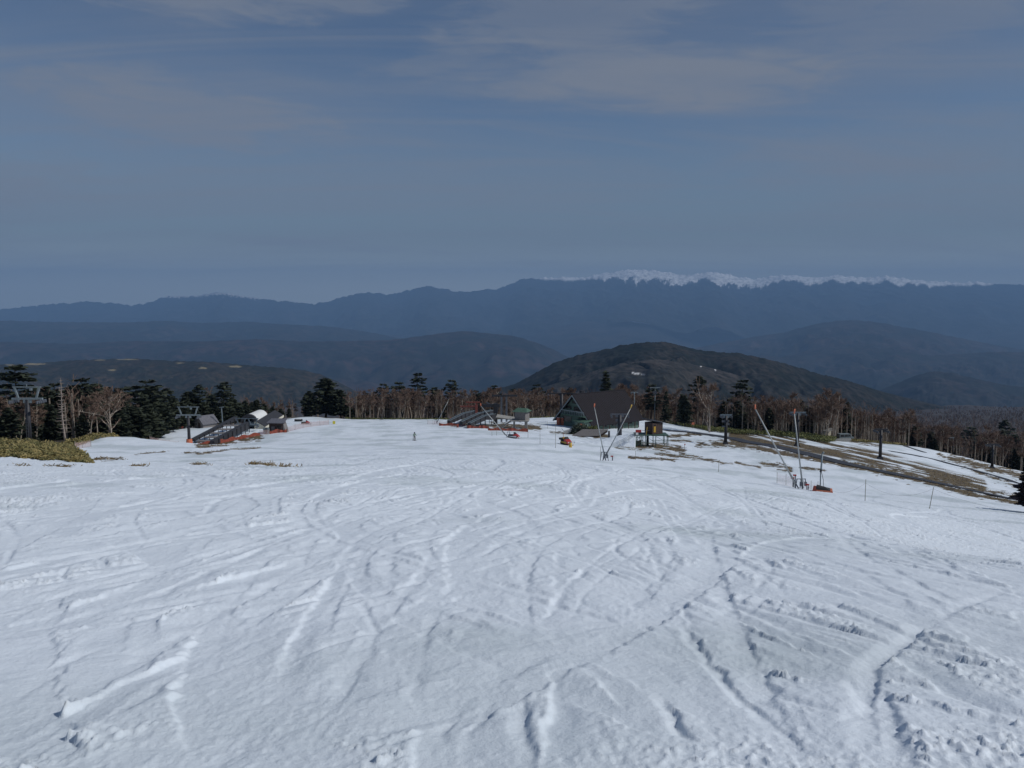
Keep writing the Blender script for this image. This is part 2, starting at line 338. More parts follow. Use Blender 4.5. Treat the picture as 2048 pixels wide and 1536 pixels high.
# --- snow relief: ski tracks, ruts, ploughed lumps
relief = np.zeros_like(Z0); smooth_m = np.zeros_like(Z0)
nearm = ahead & (Y < 120)
xn, yn = X[nearm], Y[nearm]; fl_ = np.zeros(len(xn)); bm2 = np.zeros(len(xn)); sm = np.zeros(len(xn))
jag = fbm(xn*3.2, yn*3.2, 3, 9)
jag2 = fbm(xn*8, yn*5, 2, 15, 0.5); clump = 0.15 + 1.4*fbm(xn*15, yn*11, 3, 16)
def track(pts, w, dep, berm=0.6, lane=0.0, side=1):
    """A groove along ground points sorted by distance; w half width, dep depth, lane half width of the smoothed strip."""
    pts = sorted(pts, key=lambda p: p[1]); px_ = np.array([p[0] for p in pts]); py_ = np.array([p[1] for p in pts])
    py_ = py_ + np.arange(len(py_))*1e-4
    sel = (yn > py_[0]-0.3) & (yn < py_[-1]+0.3)
    if not sel.any(): return
    tt = np.linspace(py_[0], py_[-1], 80); xx = np.interp(tt, py_, px_)
    for _ in range(6): xx[1:-1] = (xx[:-2] + xx[1:-1]*2 + xx[2:])/4
    sl_ = np.gradient(xx, tt)
    y_ = yn[sel]; xc = np.interp(y_, tt, xx); s_ = np.interp(y_, tt, sl_)
    t = (xn[sel] - xc)/np.sqrt(1 + s_*s_) + 0.03*jag[sel]
    span = min(0.6, (py_[-1]-py_[0])*0.25)
    e = sstep(py_[0]-0.1, py_[0]+span, y_)*sstep(py_[-1]+0.1, py_[-1]-span, y_)
    w = w*(0.72 if w < 0.15 else 1.0); t = t*side + (0.14*w + 0.006)*jag2[sel]; dep = min(dep, 0.058)
    amp_ = 0.55 + 0.45*sstep(-0.35, 0.35, gn(y_*0.9, y_*0 + py_[0]*7.3, 5))
    g = -0.85*dep*amp_*sstep(w+0.030, w-0.026, t)*sstep(-3.2*w, 0.3*w, t)*e
    h_ = 0.62*dep*min(berm, 1.0)*amp_*np.tanh(np.maximum(0, clump[sel])*1.6)*np.exp(-((t - w - 0.04)/(0.035 + 0.45*w))**2)*e
    fl_[sel] = np.minimum(fl_[sel], g) + 0.25*np.maximum(fl_[sel], g); bm2[sel] = np.maximum(bm2[sel], h_)
    lw = max(lane, w*1.1); sm[sel] = np.maximum(sm[sel], e*sstep(w+0.02, w-0.02, t)*sstep(-lw*2.0, -lw*1.1, t))
def pt(*q): return [tuple(hit(a, b, 2.5, 120)[:2]) for a, b in q]
for pts, w, dep, berm, lane, side in [
  ([(552,1390),(590,1285),(645,1200),(690,1115),(716,1076)], .10,.075,.7,.16,-1), ([(640,1290),(668,1210),(712,1130),(730,1085)], .07,.05,.6,.1,1),
  ([(560,1536),(850,1430),(1000,1350),(1150,1290),(1290,1240),(1400,1150)], .09,.04,.5,.30,1), ([(640,1536),(900,1438),(1060,1362),(1210,1300)], .05,.04,.6,.1,-1),
  ([(1075,1262),(1120,1182),(1185,1120),(1275,1070)], .06,.05,.6,.12,-1), ([(1130,1255),(1170,1180),(1230,1128),(1300,1085)], .05,.035,.5,.14,1), ([(1235,1228),(1310,1160),(1345,1105),(1325,1068)], .07,.045,.5,.16,1), ([(1290,1130),(1300,1100),(1296,1080)], .05,.05,.4,.1,1),
  ([(1335,1195),(1400,1290),(1480,1385),(1570,1470),(1650,1545)], .055,.075,.8,.1,1), ([(1400,1265),(1375,1225),(1360,1200)], .05,.05,.3,.12,-1),
  ([(1105,1545),(1120,1400),(1110,1318)], .085,.06,.4,.14,-1), ([(1060,1545),(1045,1440),(1040,1390)], .06,.06,.6,.08,1),
  ([(1745,1545),(1732,1400),(1745,1325),(1850,1242),(2015,1170)], .08,.07,.6,.22,1), ([(1810,1545),(1780,1450),(1765,1380)], .06,.06,.8,.08,1),
  ([(1790,1300),(1900,1380),(2060,1440)], .07,.075,.9,.12,-1), ([(1680,1340),(1760,1420),(1800,1500)], .05,.05,.9,.1,1), ([(870,1545),(885,1440),(925,1390)], .075,.085,.8,.1,1), ([(905,1545),(960,1430),(1010,1350)], .05,.05,.8,.1,-1),
  ([(1320,1385),(1355,1450),(1380,1480)], .05,.055,.9,.08,1), ([(1440,1190),(1530,1230),(1640,1285)], .05,.055,1.0,.1,1), ([(1500,1130),(1620,1160),(1760,1200)], .05,.04,1,.1,-1), ([(1640,1190),(1760,1240),(1880,1290)], .05,.045,1,.1,1),
  ([(0,1212),(250,1160),(500,1082),(760,1002)], .14,.06,.4,.3,1), ([(0,1275),(300,1190),(460,1128),(620,1060)], .10,.05,.5,.2,-1), ([(40,1500),(230,1382),(420,1292),(560,1235)], .12,.07,.6,.45,-1), ([(0,1150),(220,1105),(460,1040)], .12,.05,.5,.2,1),
  ([(0,1100),(200,1075),(420,1020)], .12,.05,.5,.2,1), ([(450,1240),(600,1195),(800,1150)], .08,.04,.5,.15,1), ([(760,1270),(735,1225),(725,1200)], .06,.05,.5,.1,1), ([(1010,1180),(940,1250),(900,1310)], .05,.05,1.0,.06,-1), ([(1170,1330),(1230,1360),(1300,1385)], .05,.03,.5,.08,1), ([(880,1060),(870,1042),(855,1030)],.05,.05,.8,.06,1)]:
    track(pt(*pts), w, dep, berm, lane, side)
for k in range(260):                                   # the day's other tracks, mostly down the fall line
    y0 = 4*math.exp(rng.uniform(0, 3.2)); L = rng.uniform(5, 20)*(0.6 + y0/18); x0 = rng.uniform(-1, 1)*(2.5 + 0.62*y0)
    dr = rng.normal(0, 0.24) + (0.15 if x0 < 0 else -0.05); bend = rng.normal(0, 0.09)
    q = [(x0 + dr*L*t + bend*L*math.sin(t*3.1), y0 + L*t) for t in np.linspace(0, 1, 6)]
    w_ = rng.uniform(0.04, 0.13)*(1 + y0/60); sd_ = 1 if rng.uniform() < 0.65 else -1; dp_ = rng.uniform(0.022, 0.055)
    track(q, w_, dp_, rng.uniform(0.2, 0.9), w_*rng.uniform(1, 2.6), sd_)
    if k % 3 < 2: gap_ = rng.uniform(0.22, 0.45); track([(a_ + gap_, b_ + 0.1) for a_, b_ in q], w_*0.8, dp_*0.9, rng.uniform(0.2, 0.8), w_, sd_)
for k in range(70):                                    # broad shallow lanes left by boards
    y0 = 3.2*math.exp(rng.uniform(0, 2.9)); L = rng.uniform(3, 10)*(0.7 + y0/18); x0 = rng.uniform(-1, 1)*(2.2 + 0.62*y0)
    dr = rng.normal(0.1 if x0 < 0 else -0.05, 0.28); bend = rng.normal(0, 0.10)
    track([(x0 + dr*L*t + bend*L*math.sin(t*3.1), y0 + L*t) for t in np.linspace(0, 1, 6)], rng.uniform(0.16, 0.34), rng.uniform(0.04, 0.075), 0.25, 0.3, rng.choice([-1, 1]))
for k in range(60):                                   # short scrapes and edge marks
    y0 = 3.6*math.exp(rng.uniform(0, 2.6)); L = rng.uniform(0.35, 1.6)*(0.7 + y0/16); x0 = rng.uniform(-1, 1)*(2.2 + 0.62*y0)
    dr = rng.choice([-1, 1])*rng.uniform(0.1, 0.7); bend = rng.normal(0, 0.10)
    track([(x0 + dr*L*t + bend*L*math.sin(t*3.1), y0 + L*t) for t in np.linspace(0, 1, 6)], rng.uniform(0.02, 0.06)*(1 + y0/60), rng.uniform(0.02, 0.05), rng.uniform(0.5, 1.3), 0.0, 1 if rng.uniform() < 0.7 else -1)
patchn = sstep(-0.35, 0.45, fbm(xn*0.35, yn*0.22, 3, 21))
wob = 0.35*fbm(xn*0.5, yn*0.5, 2, 61)
l1 = np.maximum(0, fbm(xn*6.5+wob, yn*4.6, 3, 31) - 0.02); l2 = np.maximum(0, fbm(xn*17, yn*12, 3, 32, 0.6)); l3 = fbm(xn*38, yn*28, 2, 33)
st_ = fbm(xn*4.2 + 0.3*yn, yn*0.75, 5, 35, 0.6)
ridg = 1 - np.abs(fbm(xn*1.7, yn*0.9, 3, 37))*2.2
nearf = sstep(60, 8, yn)
big = sstep(-0.15, 0.4, fbm(xn*0.8, yn*0.55, 3, 23))
lum = (0.45 + 0.55*patchn)*(0.013*l1 + (0.019 + 0.018*big)*l2*sstep(95, 25, yn)) + (0.15+0.85*patchn)*0.0062*l3*sstep(26, 8, yn) + 0.011*big*np.maximum(0, fbm(xn*8.5, yn*6.5, 2, 29) - 0.2) + 0.011*st_*(0.4+0.6*patchn) + 0.004*ridg
lum = lum*(1 + yn/32)*1.25
rn = (fl_*0.72 + bm2*0.32*(1 - 0.6*sm))*(1 + yn/50) + lum*(1 - 0.85*sm)
relief[nearm] = rn
und = 0.06*fbm(X*0.16, Y*0.10, 3, 51) + 0.014*fbm(X*0.75, Y*0.40, 3, 52)
farst = 0.10*fbm(X*0.30, Y*0.14, 4, 55)*sstep(40, 110, Y)
fade = sstep(0.0, 3.0, Y)
Z = Z0 + (und*fade*0.9 + relief*sstep(120, 70, Y) + farst)*(1 - 0.6*np.maximum(bare, forest)) - 0.05*bare
Z = Z + forest*0.25*fbm(X*0.2, Y*0.2, 3, 58)
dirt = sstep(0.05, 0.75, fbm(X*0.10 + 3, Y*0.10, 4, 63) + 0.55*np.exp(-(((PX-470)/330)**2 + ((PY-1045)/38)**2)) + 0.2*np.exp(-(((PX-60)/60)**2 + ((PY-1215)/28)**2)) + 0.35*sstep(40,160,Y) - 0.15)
nr, nc = Y.shape
idx = np.arange(nr*nc).reshape(nr, nc)
quads = np.stack([idx[:-1,:-1], idx[:-1,1:], idx[1:,1:], idx[1:,:-1]], -1).reshape(-1, 4)
me = np_mesh('snow_slope', np.stack([X, Y, Z], -1), quads, smooth=True)
add_attr(me, 'bare', bare); add_attr(me, 'forest', forest); add_attr(me, 'dirt', dirt)
def snow_mat():
    m = bpy.data.materials.new('spring_snow'); m.use_nodes = True; n, l = m.node_tree.nodes, m.node_tree.links
    b = n['Principled BSDF']
    def at_(nm):
        a = n.new('ShaderNodeAttribute'); a.attribute_name = nm; return a.outputs['Fac']
    def noise(s, d, v=None, r=0.55):
        x = n.new('ShaderNodeTexNoise'); x.inputs['Scale'].default_value = s; x.inputs['Detail'].default_value = d; x.inputs['Roughness'].default_value = r
        l.new(v if v else g.outputs['Position'], x.inputs['Vector']); return x.outputs[0]
    g = n.new('ShaderNodeNewGeometry')
    def mix(f, a, c):
        x = n.new('ShaderNodeMix'); x.data_type = 'RGBA'
        for s, i in ((f,0),(a,6),(c,7)):
            if isinstance(s, tuple): x.inputs[i].default_value = (*s, 1)
            else: l.new(s, x.inputs[i])
        return x.outputs[2]
    def ramp(v, a, c, o0=0., o1=1.):
        x = n.new('ShaderNodeMapRange'); l.new(v, x.inputs[0]); x.inputs[1].default_value = a; x.inputs[2].default_value = c; x.inputs[3].default_value = o0; x.inputs[4].default_value = o1; return x.outputs[0]
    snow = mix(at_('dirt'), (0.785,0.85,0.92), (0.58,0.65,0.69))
    snow = mix(ramp(noise(2.2, 6), 0.35, 0.75, 0, 0.35), snow, (0.82,0.87,0.93))
    grass = mix(ramp(noise(0.8, 6), 0.35, 0.65), (0.060,0.045,0.032), (0.19,0.14,0.065))
    floor_ = mix(ramp(noise(0.35, 6), 0.35, 0.65), (0.035,0.028,0.02), (0.11,0.085,0.04))
    c = mix(at_('bare'), snow, grass); c = mix(at_('forest'), c, floor_)
    l.new(c, b.inputs['Base Color']); b.inputs['Roughness'].default_value = 0.62; b.inputs['Specular IOR Level'].default_value = 0.35
    b1 = n.new('ShaderNodeBump'); b1.inputs['Distance'].default_value = 0.02; b1.inputs['Strength'].default_value = 0.5; l.new(noise(22, 6, r=0.65), b1.inputs['Height'])
    b2 = n.new('ShaderNodeBump'); b2.inputs['Distance'].default_value = 0.12; b2.inputs['Strength'].default_value = 0.30; l.new(noise(2.6, 5), b2.inputs['Height'])
    l.new(b1.outputs[0], b2.inputs['Normal']); l.new(b2.outputs[0], b.inputs['Normal'])
    return m
SNOW = snow_mat()
tag(link('snow_slope', me, SNOW), 'tracked spring snow on the ski slope, grey in places, with bare patches', kind='structure')

# --- ground beyond the crest: wooded slopes down to the valley
yf = np.exp(np.linspace(math.log(440), math.log(4200), 90)); sf = np.linspace(-1, 1, 160)
YF = np.repeat(yf[:,None], 160, 1); XF = (60 + 0.85*YF)*sf[None,:]
ZF = H(XF, YF) - 0.8 + 0.004*YF*fbm(XF*0.004, YF*0.004, 4, 91)*sstep(440, 700, YF)
ix = np.arange(90*160).reshape(90, 160)
qf = np.stack([ix[:-1,:-1], ix[:-1,1:], ix[1:,1:], ix[1:,:-1]], -1).reshape(-1, 4)
WOODFLOOR = mat('leaf_litter_floor', (0.022,0.018,0.017), 0.95, 0.3, 0.012, detail=10, col2=(0.050,0.038,0.032))
tag(link('wooded_slope', np_mesh('wooded_slope', np.stack([XF, YF, ZF], -1), qf, smooth=True), WOODFLOOR), 'brown wooded slope falling to the valley beyond the ski area', kind='structure')
VF = 90000
tag(link('valley_floor', np_mesh('valley_floor', [(-VF,-3000,-1150),(VF,-3000,-1150),(VF,VF,-1150),(-VF,VF,-1150)], [[0,1,2,3]]), mat('valley_woods', (0.04,0.035,0.03), 0.95, 0.3, 0.001)), 'dark valley floor under the hills', kind='structure')

# ------------------------------------------------------------------ hills and far mountains
def hill_mat(name, c1, c2, s, snow=False, fields=False):
    m = bpy.data.materials.new(name); m.use_nodes = True; n, l = m.node_tree.nodes, m.node_tree.links
    b = n['Principled BSDF']; b.inputs['Roughness'].default_value = 0.95; b.inputs['Specular IOR Level'].default_value = 0.1
    g = n.new('ShaderNodeNewGeometry')
    def noise(sc, d):
        x = n.new('ShaderNodeTexNoise'); x.inputs['Scale'].default_value = sc; x.inputs['Detail'].default_value = d; x.inputs['Roughness'].default_value = 0.65
        l.new(g.outputs['Position'], x.inputs['Vector'])
        r = n.new('ShaderNodeMapRange'); r.inputs[1].default_value = 0.40; r.inputs[2].default_value = 0.60; l.new(x.outputs[0], r.inputs[0]); return r.outputs[0]
    def mix(f, a, c):
        x = n.new('ShaderNodeMix'); x.data_type = 'RGBA'; l.new(f, x.inputs[0])
        for q, i in ((a,6),(c,7)):
            if isinstance(q, tuple): x.inputs[i].default_value = (*q, 1)
            else: l.new(q, x.inputs[i])
        return x.outputs[2]
    c = mix(noise(s, 10), c1, c2)
    c = mix(noise(s*7, 6), c, tuple(0.55*q for q in c1))
    a = n.new('ShaderNodeAttribute'); a.attribute_name = 'snow'
    c = mix(a.outputs['Fac'], c, (0.82,0.84,0.87))
    if fields:
        a2 = n.new('ShaderNodeAttribute'); a2.attribute_name = 'field'; c = mix(a2.outputs['Fac'], c, (0.22,0.185,0.11))
    l.new(c, b.inputs['Base Color']); return m
CONIF, BARE_, RED_ = (0.018,0.024,0.024), (0.050,0.041,0.038), (0.060,0.042,0.040)
def ridge(name, label, pts, D, width, drop, seed, rough=0.7, amp=0.12, ncol=420, nrow=36, c1=CONIF, c2=BARE_, s=None, snowf=None, snowpx=None, fieldpx=None, curve=0.0, pw=1.0):
    px = np.linspace(-420, 2470, ncol) if len(pts) > 60 or pts[0][0] <= -300 else np.linspace(pts[0][0], pts[-1][0], ncol)
    xs = [p[0] for p in pts]; yp = np.interp(px, xs, [p[1] for p in pts])
    ks = max(1, ncol//160); ker = np.ones(2*ks+1)/(2*ks+1); yp = np.convolve(np.pad(yp, ks, mode='edge'), ker, 'valid')
    jagpx = rough*1.6*fbm(px*0.06, px*0, 5, seed, 0.6)
    dd = D*(1 + 0.06*fbm(px*0.003, px*0+3.3, 3, seed+5) + curve*((px-1024)/1024))
    a, b = (px-1024)/FPX, (768-yp)/FPX
    rx, ry, rz = a, b*sP + cP, b*cP - sP
    t = np.concatenate([np.linspace(1, 0, nrow)**1.15, -np.linspace(0.05, 0.28, 7)])    # 1 = foot, 0 = crest, < 0 behind
    T = t[:,None]; dist = dd[None,:] - T*width
    crest = EYE + rz/ry*dd
    xw = (rx/ry)[None,:]*dist
    prof = np.where(T >= 0, np.abs(T)**pw, np.abs(T)*0.9)
    zz = crest[None,:] - drop*prof + (jagpx*dd/FPX)[None,:]*np.exp(-np.abs(T)*22)
    env = np.clip(T*3.2, 0, 1)*np.clip((1.25-T)*2, 0, 1)*(T > 0)
    f = 5.0/width
    rav = 1 - 2*np.abs(fbm(xw*f, dist*f*0.45, 5, seed+9, 0.55))
    zz = zz + env*drop*amp*(rav - 0.5)*0.75
    ix = np.arange(len(t)*ncol).reshape(len(t), ncol)
    q = np.stack([ix[:-1,:-1], ix[:-1,1:], ix[1:,1:], ix[1:,:-1]], -1).reshape(-1, 4)
    me = np_mesh(name, np.stack([xw, dist, zz], -1), q, smooth=True)
    PXr, PYr = proj(xw, dist, zz)
    sn = np.zeros_like(zz)
    if snowf is not None: sn = snowf(PXr, PYr, zz, T + 0*zz, rav, xw, dist)
    for (cx, cy, wx, wy) in (snowpx or []):
        sn = np.maximum(sn, 0.6*sstep(1.1, 0.5, ((PXr-cx)/wx)**2 + ((PYr-cy)/wy)**2 + 0.9*gn(PXr*0.25, PYr*0.4, 3)))
    add_attr(me, 'snow', sn)
    fl = np.zeros_like(zz)
    for (cx, cy, wx, wy) in (fieldpx or []):
        fl = np.maximum(fl, sstep(1.2, 0.6, ((PXr-cx)/wx)**2 + ((PYr-cy)/wy)**2 + 0.8*gn(PXr*0.12, PYr*0.5, 4)))
    add_attr(me, 'field', fl)
    return tag(link(name, me, hill_mat(name+'_cover', c1, c2, s or 4.0/width, fields=True)), label, kind='structure')

def alps_snow(PXr, PYr, zz, T, rav, xw, dist):
    base = np.interp(PXr, [1060,1100,1180,1240,1300,1350,1400,1440,1480,1560,1620,1700,1800,1880,1950,1990], [0,5,9,20,30,22,18,26,24,14,16,14,15,10,7,0])
    crest_y = np.interp(PXr, [p[0] for p in FAR], [p[1] for p in FAR])
    dep = PYr - crest_y
    def tri(p, k, sd):
        q = PXr/p + 0.55*gn(PXr*0.021, PXr*0 + 0.37*sd, sd) + 0.012*dep*gn(PXr*0.013, PXr*0 + 0.61, sd+1)
        return (1 - np.abs(q - np.floor(q) - 0.5)*2)**2*k
    am_ = 0.6 + 0.9*gn(PXr*0.017, PXr*0 + 0.2, 14)
    g = tri(83, 0.65, 8)*am_ + tri(37, 0.55, 9)*(1.3 - am_) + 0.35*gn(PXr*0.06, PYr*0.05, 11) + 0.26*gn(PXr*0.21, PYr*0.14, 12) + 0.14*gn(PXr*0.5, PYr*0.4, 15)
    m = sstep(3.2, -2.4, dep - base*np.maximum(0.5, 0.55 + 0.85*g)) * (base > 0.5)
    m = m*(0.6 + 0.4*sstep(-0.45, 0.15, gn(PXr*0.16, PYr*0.30, 12) + 0.7*gn(PXr*0.38, PYr*0.6, 13)))
    lb = np.interp(PXr, [320,335,360,400,425,445,480,510,530], [0,3,3,2,5,6,3,3,0])
    m2 = sstep(1.5, -1.5, dep - lb*(0.8 + 1.2*gn(PXr*0.25, PYr*0.3, 20)))*(lb > .5)*0.55
    return np.maximum(m, m2)
FAR = [(-420,622),(0,620),(60,612),(100,608),(150,606),(175,602),(205,606),(225,604),(250,611),(285,610),(310,600),(335,591),(355,593),(380,591),(400,592),(425,585),(440,583),(465,589),(500,594),(540,600),(590,604),(630,609),(660,602),(695,591),(730,584),(760,588),(785,589),(820,580),(850,571),(880,576),(905,582),(940,585),(955,579),(980,580),(1000,577),(1020,568),(1040,560),(1065,555),(1090,557),(1120,553),(1150,556),(1180,552),(1210,546),(1240,542),(1262,538),(1290,541),(1305,539),(1340,546),(1370,551),(1395,549),(1420,542),(1445,546),(1480,555),(1510,558),(1545,553),(1570,548),(1600,553),(1640,556),(1670,549),(1700,553),(1740,556),(1770,551),(1800,556),(1840,561),(1880,563),(1920,566),(1950,562),(1980,568),(2020,568),(2060,572),(2200,574),(2470,585)]
ridge('far_mountains', 'long blue mountain range on the horizon with snow on its high crest', FAR, 33000, 12500, 1750, 3, rough=1.7, amp=0.12, ncol=1800, nrow=150, c1=(0.022,0.028,0.030), c2=(0.036,0.035,0.035), s=0.0006, snowf=alps_snow, curve=0.0)
ridge('valley_hills', 'faint low hills in front of the snowy range', [(-420,668),(600,672),(900,668),(1060,662),(1150,646),(1220,638),(1270,645),(1330,652),(1420,664),(1560,676),(1800,668),(1900,660),(2000,655),(2470,650)], 23000, 9000, 700, 13, ncol=420, nrow=30, pw=0.9)
ridge('far_hill', 'long even wooded hill under the far peaks', [(-420,640),(0,641),(120,644),(260,645),(330,641),(400,646),(500,643),(540,647),(600,650),(650,652),(700,658),(760,668),(830,684),(900,700),(1000,730)], 19000, 4500, 420, 23, rough=0.6, amp=0.22)
ridge('middle_hill', 'broad brown wooded hill behind the near forest', [(-420,676),(0,683),(150,688),(250,682),(400,683),(520,678),(600,683),(700,682),(780,680),(850,671),(900,664),(935,662),(980,667),(1030,672),(1070,684),(1110,700),(1150,722),(1200,750)], 12300, 4200, 460, 33, rough=0.7, amp=0.26, c2=RED_)
ridge('blue_hill', 'wide rounded blue hill below the snowy range', [(1240,735),(1330,712),(1400,694),(1450,684),(1500,675),(1540,668),(1560,667),(1600,656),(1640,646),(1680,641),(1710,640),(1760,645),(1800,653),(1840,660),(1900,672),(1960,684),(2048,700),(2200,712),(2470,720)], 15500, 4200, 420, 43, rough=0.6, amp=0.24, c2=RED_)
ridge('lower_blue_hill', 'low blue hill in front of the wide rounded one', [(1380,745),(1440,724),(1480,713),(1530,711),(1560,714),(1600,709),(1640,704),(1690,698),(1720,695),(1770,698),(1820,706),(1860,711),(1920,708),(1980,704),(2048,704),(2200,700),(2470,690)], 11800, 3400, 380, 53, rough=0.8, amp=0.26)
ridge('small_dome_hill', 'small dark dome shaped hill between the dark hill and the valley', [(1660,815),(1740,788),(1790,768),(1830,751),(1870,742),(1905,746),(1950,757),(2000,768),(2060,776),(2200,785),(2470,800)], 7600, 2200, 260, 63, rough=0.8, amp=0.24)
ridge('dark_hill', 'dark forested hill with a grey bare flank and small snow patches', [(900,800),(980,782),(1030,768),(1060,752),(1090,735),(1120,721),(1150,712),(1185,704),(1215,698),(1240,691),(1265,687),(1300,684),(1335,684),(1360,691),(1390,698),(1430,704),(1480,706),(1510,713),(1560,724),(1600,736),(1640,748),(1690,760),(1720,769),(1770,786),(1810,797),(1850,808),(1890,818),(1960,830),(2048,838),(2200,845)],
      3200, 1500, 170, 73, rough=1.2, amp=0.30, ncol=700, nrow=150, c1=(0.014,0.020,0.018), c2=(0.046,0.040,0.036), s=0.006, snowpx=None)
ridge('grey_spur', 'bare grey-brown spur in front of the dark forested hill with small snow patches', [(960,812),(1040,792),(1090,775),(1140,758),(1200,738),(1250,726),(1300,719),(1345,721),(1400,731),(1450,743),(1500,758),(1560,777),(1640,800),(1720,822),(1800,845)], 2750, 1150, 110, 93, rough=1.0, amp=0.30, ncol=500, nrow=110, c1=(0.030,0.032,0.028), c2=(0.072,0.062,0.056), s=0.004, snowpx=[(1274,747,7,2.2),(1266,745,4,1.4),(1286,749,4,1.4),(1431,739,1.8,3.2),(1402,733,1.5,1.5)])
ridge('near_wooded_hill', 'brown wooded hill with pale fields along its top behind the conifers', [(-420,738),(-100,731),(0,729),(60,727),(100,724),(150,720),(230,718),(270,717),(330,721),(400,723),(450,726),(500,731),(560,735),(600,739),(640,748),(690,770),(740,800),(800,840)],
      5200, 1700, 190, 83, rough=1.0, amp=0.25, ncol=700, nrow=110, c1=(0.022,0.027,0.020), c2=(0.064,0.050,0.038), s=0.005, fieldpx=[(70,728,24,1.8),(20,730,10,1.5),(255,719,22,1.3),(200,720,12,1.0),(360,726,8,1.2),(405,736,10,2),(470,733,12,2.5),(225,740,8,1.5)])

# --- the air
hz = MB((0, 0, 0)); hz.box((0, 17900, 60), (80000, 42000, 2600)); hzo = hz.build('haze', None)
hm = bpy.data.materials.new('thin_haze'); hm.use_nodes = True; hn, hl = hm.node_tree.nodes, hm.node_tree.links; hn.clear()
ho = hn.new('ShaderNodeOutputMaterial'); pv = hn.new('ShaderNodeVolumePrincipled'); pv.inputs['Density'].default_value = 4.2e-5; pv.inputs['Color'].default_value = (0.33, 0.575, 0.96, 1)
pv.inputs['Anisotropy'].default_value = 0.0; hl.new(pv.outputs[0], ho.inputs['Volume']); hzo.data.materials.append(hm); tag(hzo, 'thin blue haze in the air over the valley', kind='stuff')

# ------------------------------------------------------------------ service roads
def ribbon(name, label, pts, w, m, lift=0.06, bury=0.25):
    g = [hit(a, b, 40, 330) for a, b in pts]
    xs = np.array([[q.x, q.y] for q in g]); s = np.concatenate([[0], np.cumsum(np.hypot(*np.diff(xs, axis=0).T))])
    n = int(s[-1]/1.5); t = np.linspace(0, s[-1], n); cx, cy = np.interp(t, s, xs[:,0]), np.interp(t, s, xs[:,1])
    for _ in range(14): cx[1:-1] = (cx[:-2]+2*cx[1:-1]+cx[2:])/4; cy[1:-1] = (cy[:-2]+2*cy[1:-1]+cy[2:])/4
    tx, ty = np.gradient(cx), np.gradient(cy); L = np.hypot(tx, ty); nx, ny = -ty/L, tx/L
    wv = w*(1 + 0.16*gn(t*0.09, t*0, 71) + 0.10*gn(t*0.4, t*0, 72))
    cols = [-1.0, -0.9, -0.3, 0.3, 0.9, 1.0]; V = []; wv = wv*np.interp(t/t[-1], [0, 0.72, 1], [1, 1, 0.35])
    for k, c in enumerate(cols):
        x, y = cx + nx*wv*c/2, cy + ny*wv*c/2
        V.append(np.stack([x, y, H(cx + nx*wv*c/2*0.5, cy + ny*wv*c/2*0.5)*0.3 + H(x, y)*0.7 + (lift if 0 < k < 5 else -bury)], 1))
    V = np.stack(V, 1); ix = np.arange(n*6).reshape(n, 6)
    q = np.stack([ix[:-1,:-1], ix[:-1,1:], ix[1:,1:], ix[1:,:-1]], -1).reshape(-1, 4)
    return tag(link(name, np_mesh(name, V, q, smooth=False), m), label, kind='structure')
ASPH = mat('wet_worn_asphalt', (0.022,0.025,0.033), 0.7, 0.3, 0.6, detail=8, col2=(0.048,0.051,0.060))
ribbon('service_road', 'dark service road running down beside the strip of dry grass', [(1330,862),(1372,863),(1410,868),(1460,876),(1500,885),(1550,894),(1600,905),(1650,917),(1700,930),(1750,940),(1800,951),(1850,961),(1900,972),(1960,985),(2048,1003)], 4.0, ASPH, 0.10, 0.3)
ribbon('dirt_track', 'narrow dark dirt track along the far edge of the snow', [(1780,903),(1820,909),(1860,917),(1900,928),(1950,941),(2000,955),(2060,975)], 2.6, ASPH, 0.10, 0.3)
ribbon('wood_road', 'grey road at the wood edge by the parked van', [(1675,879),(1705,881),(1740,885),(1780,888),(1815,895),(1850,905)], 3.2, ASPH, 0.10, 0.3)

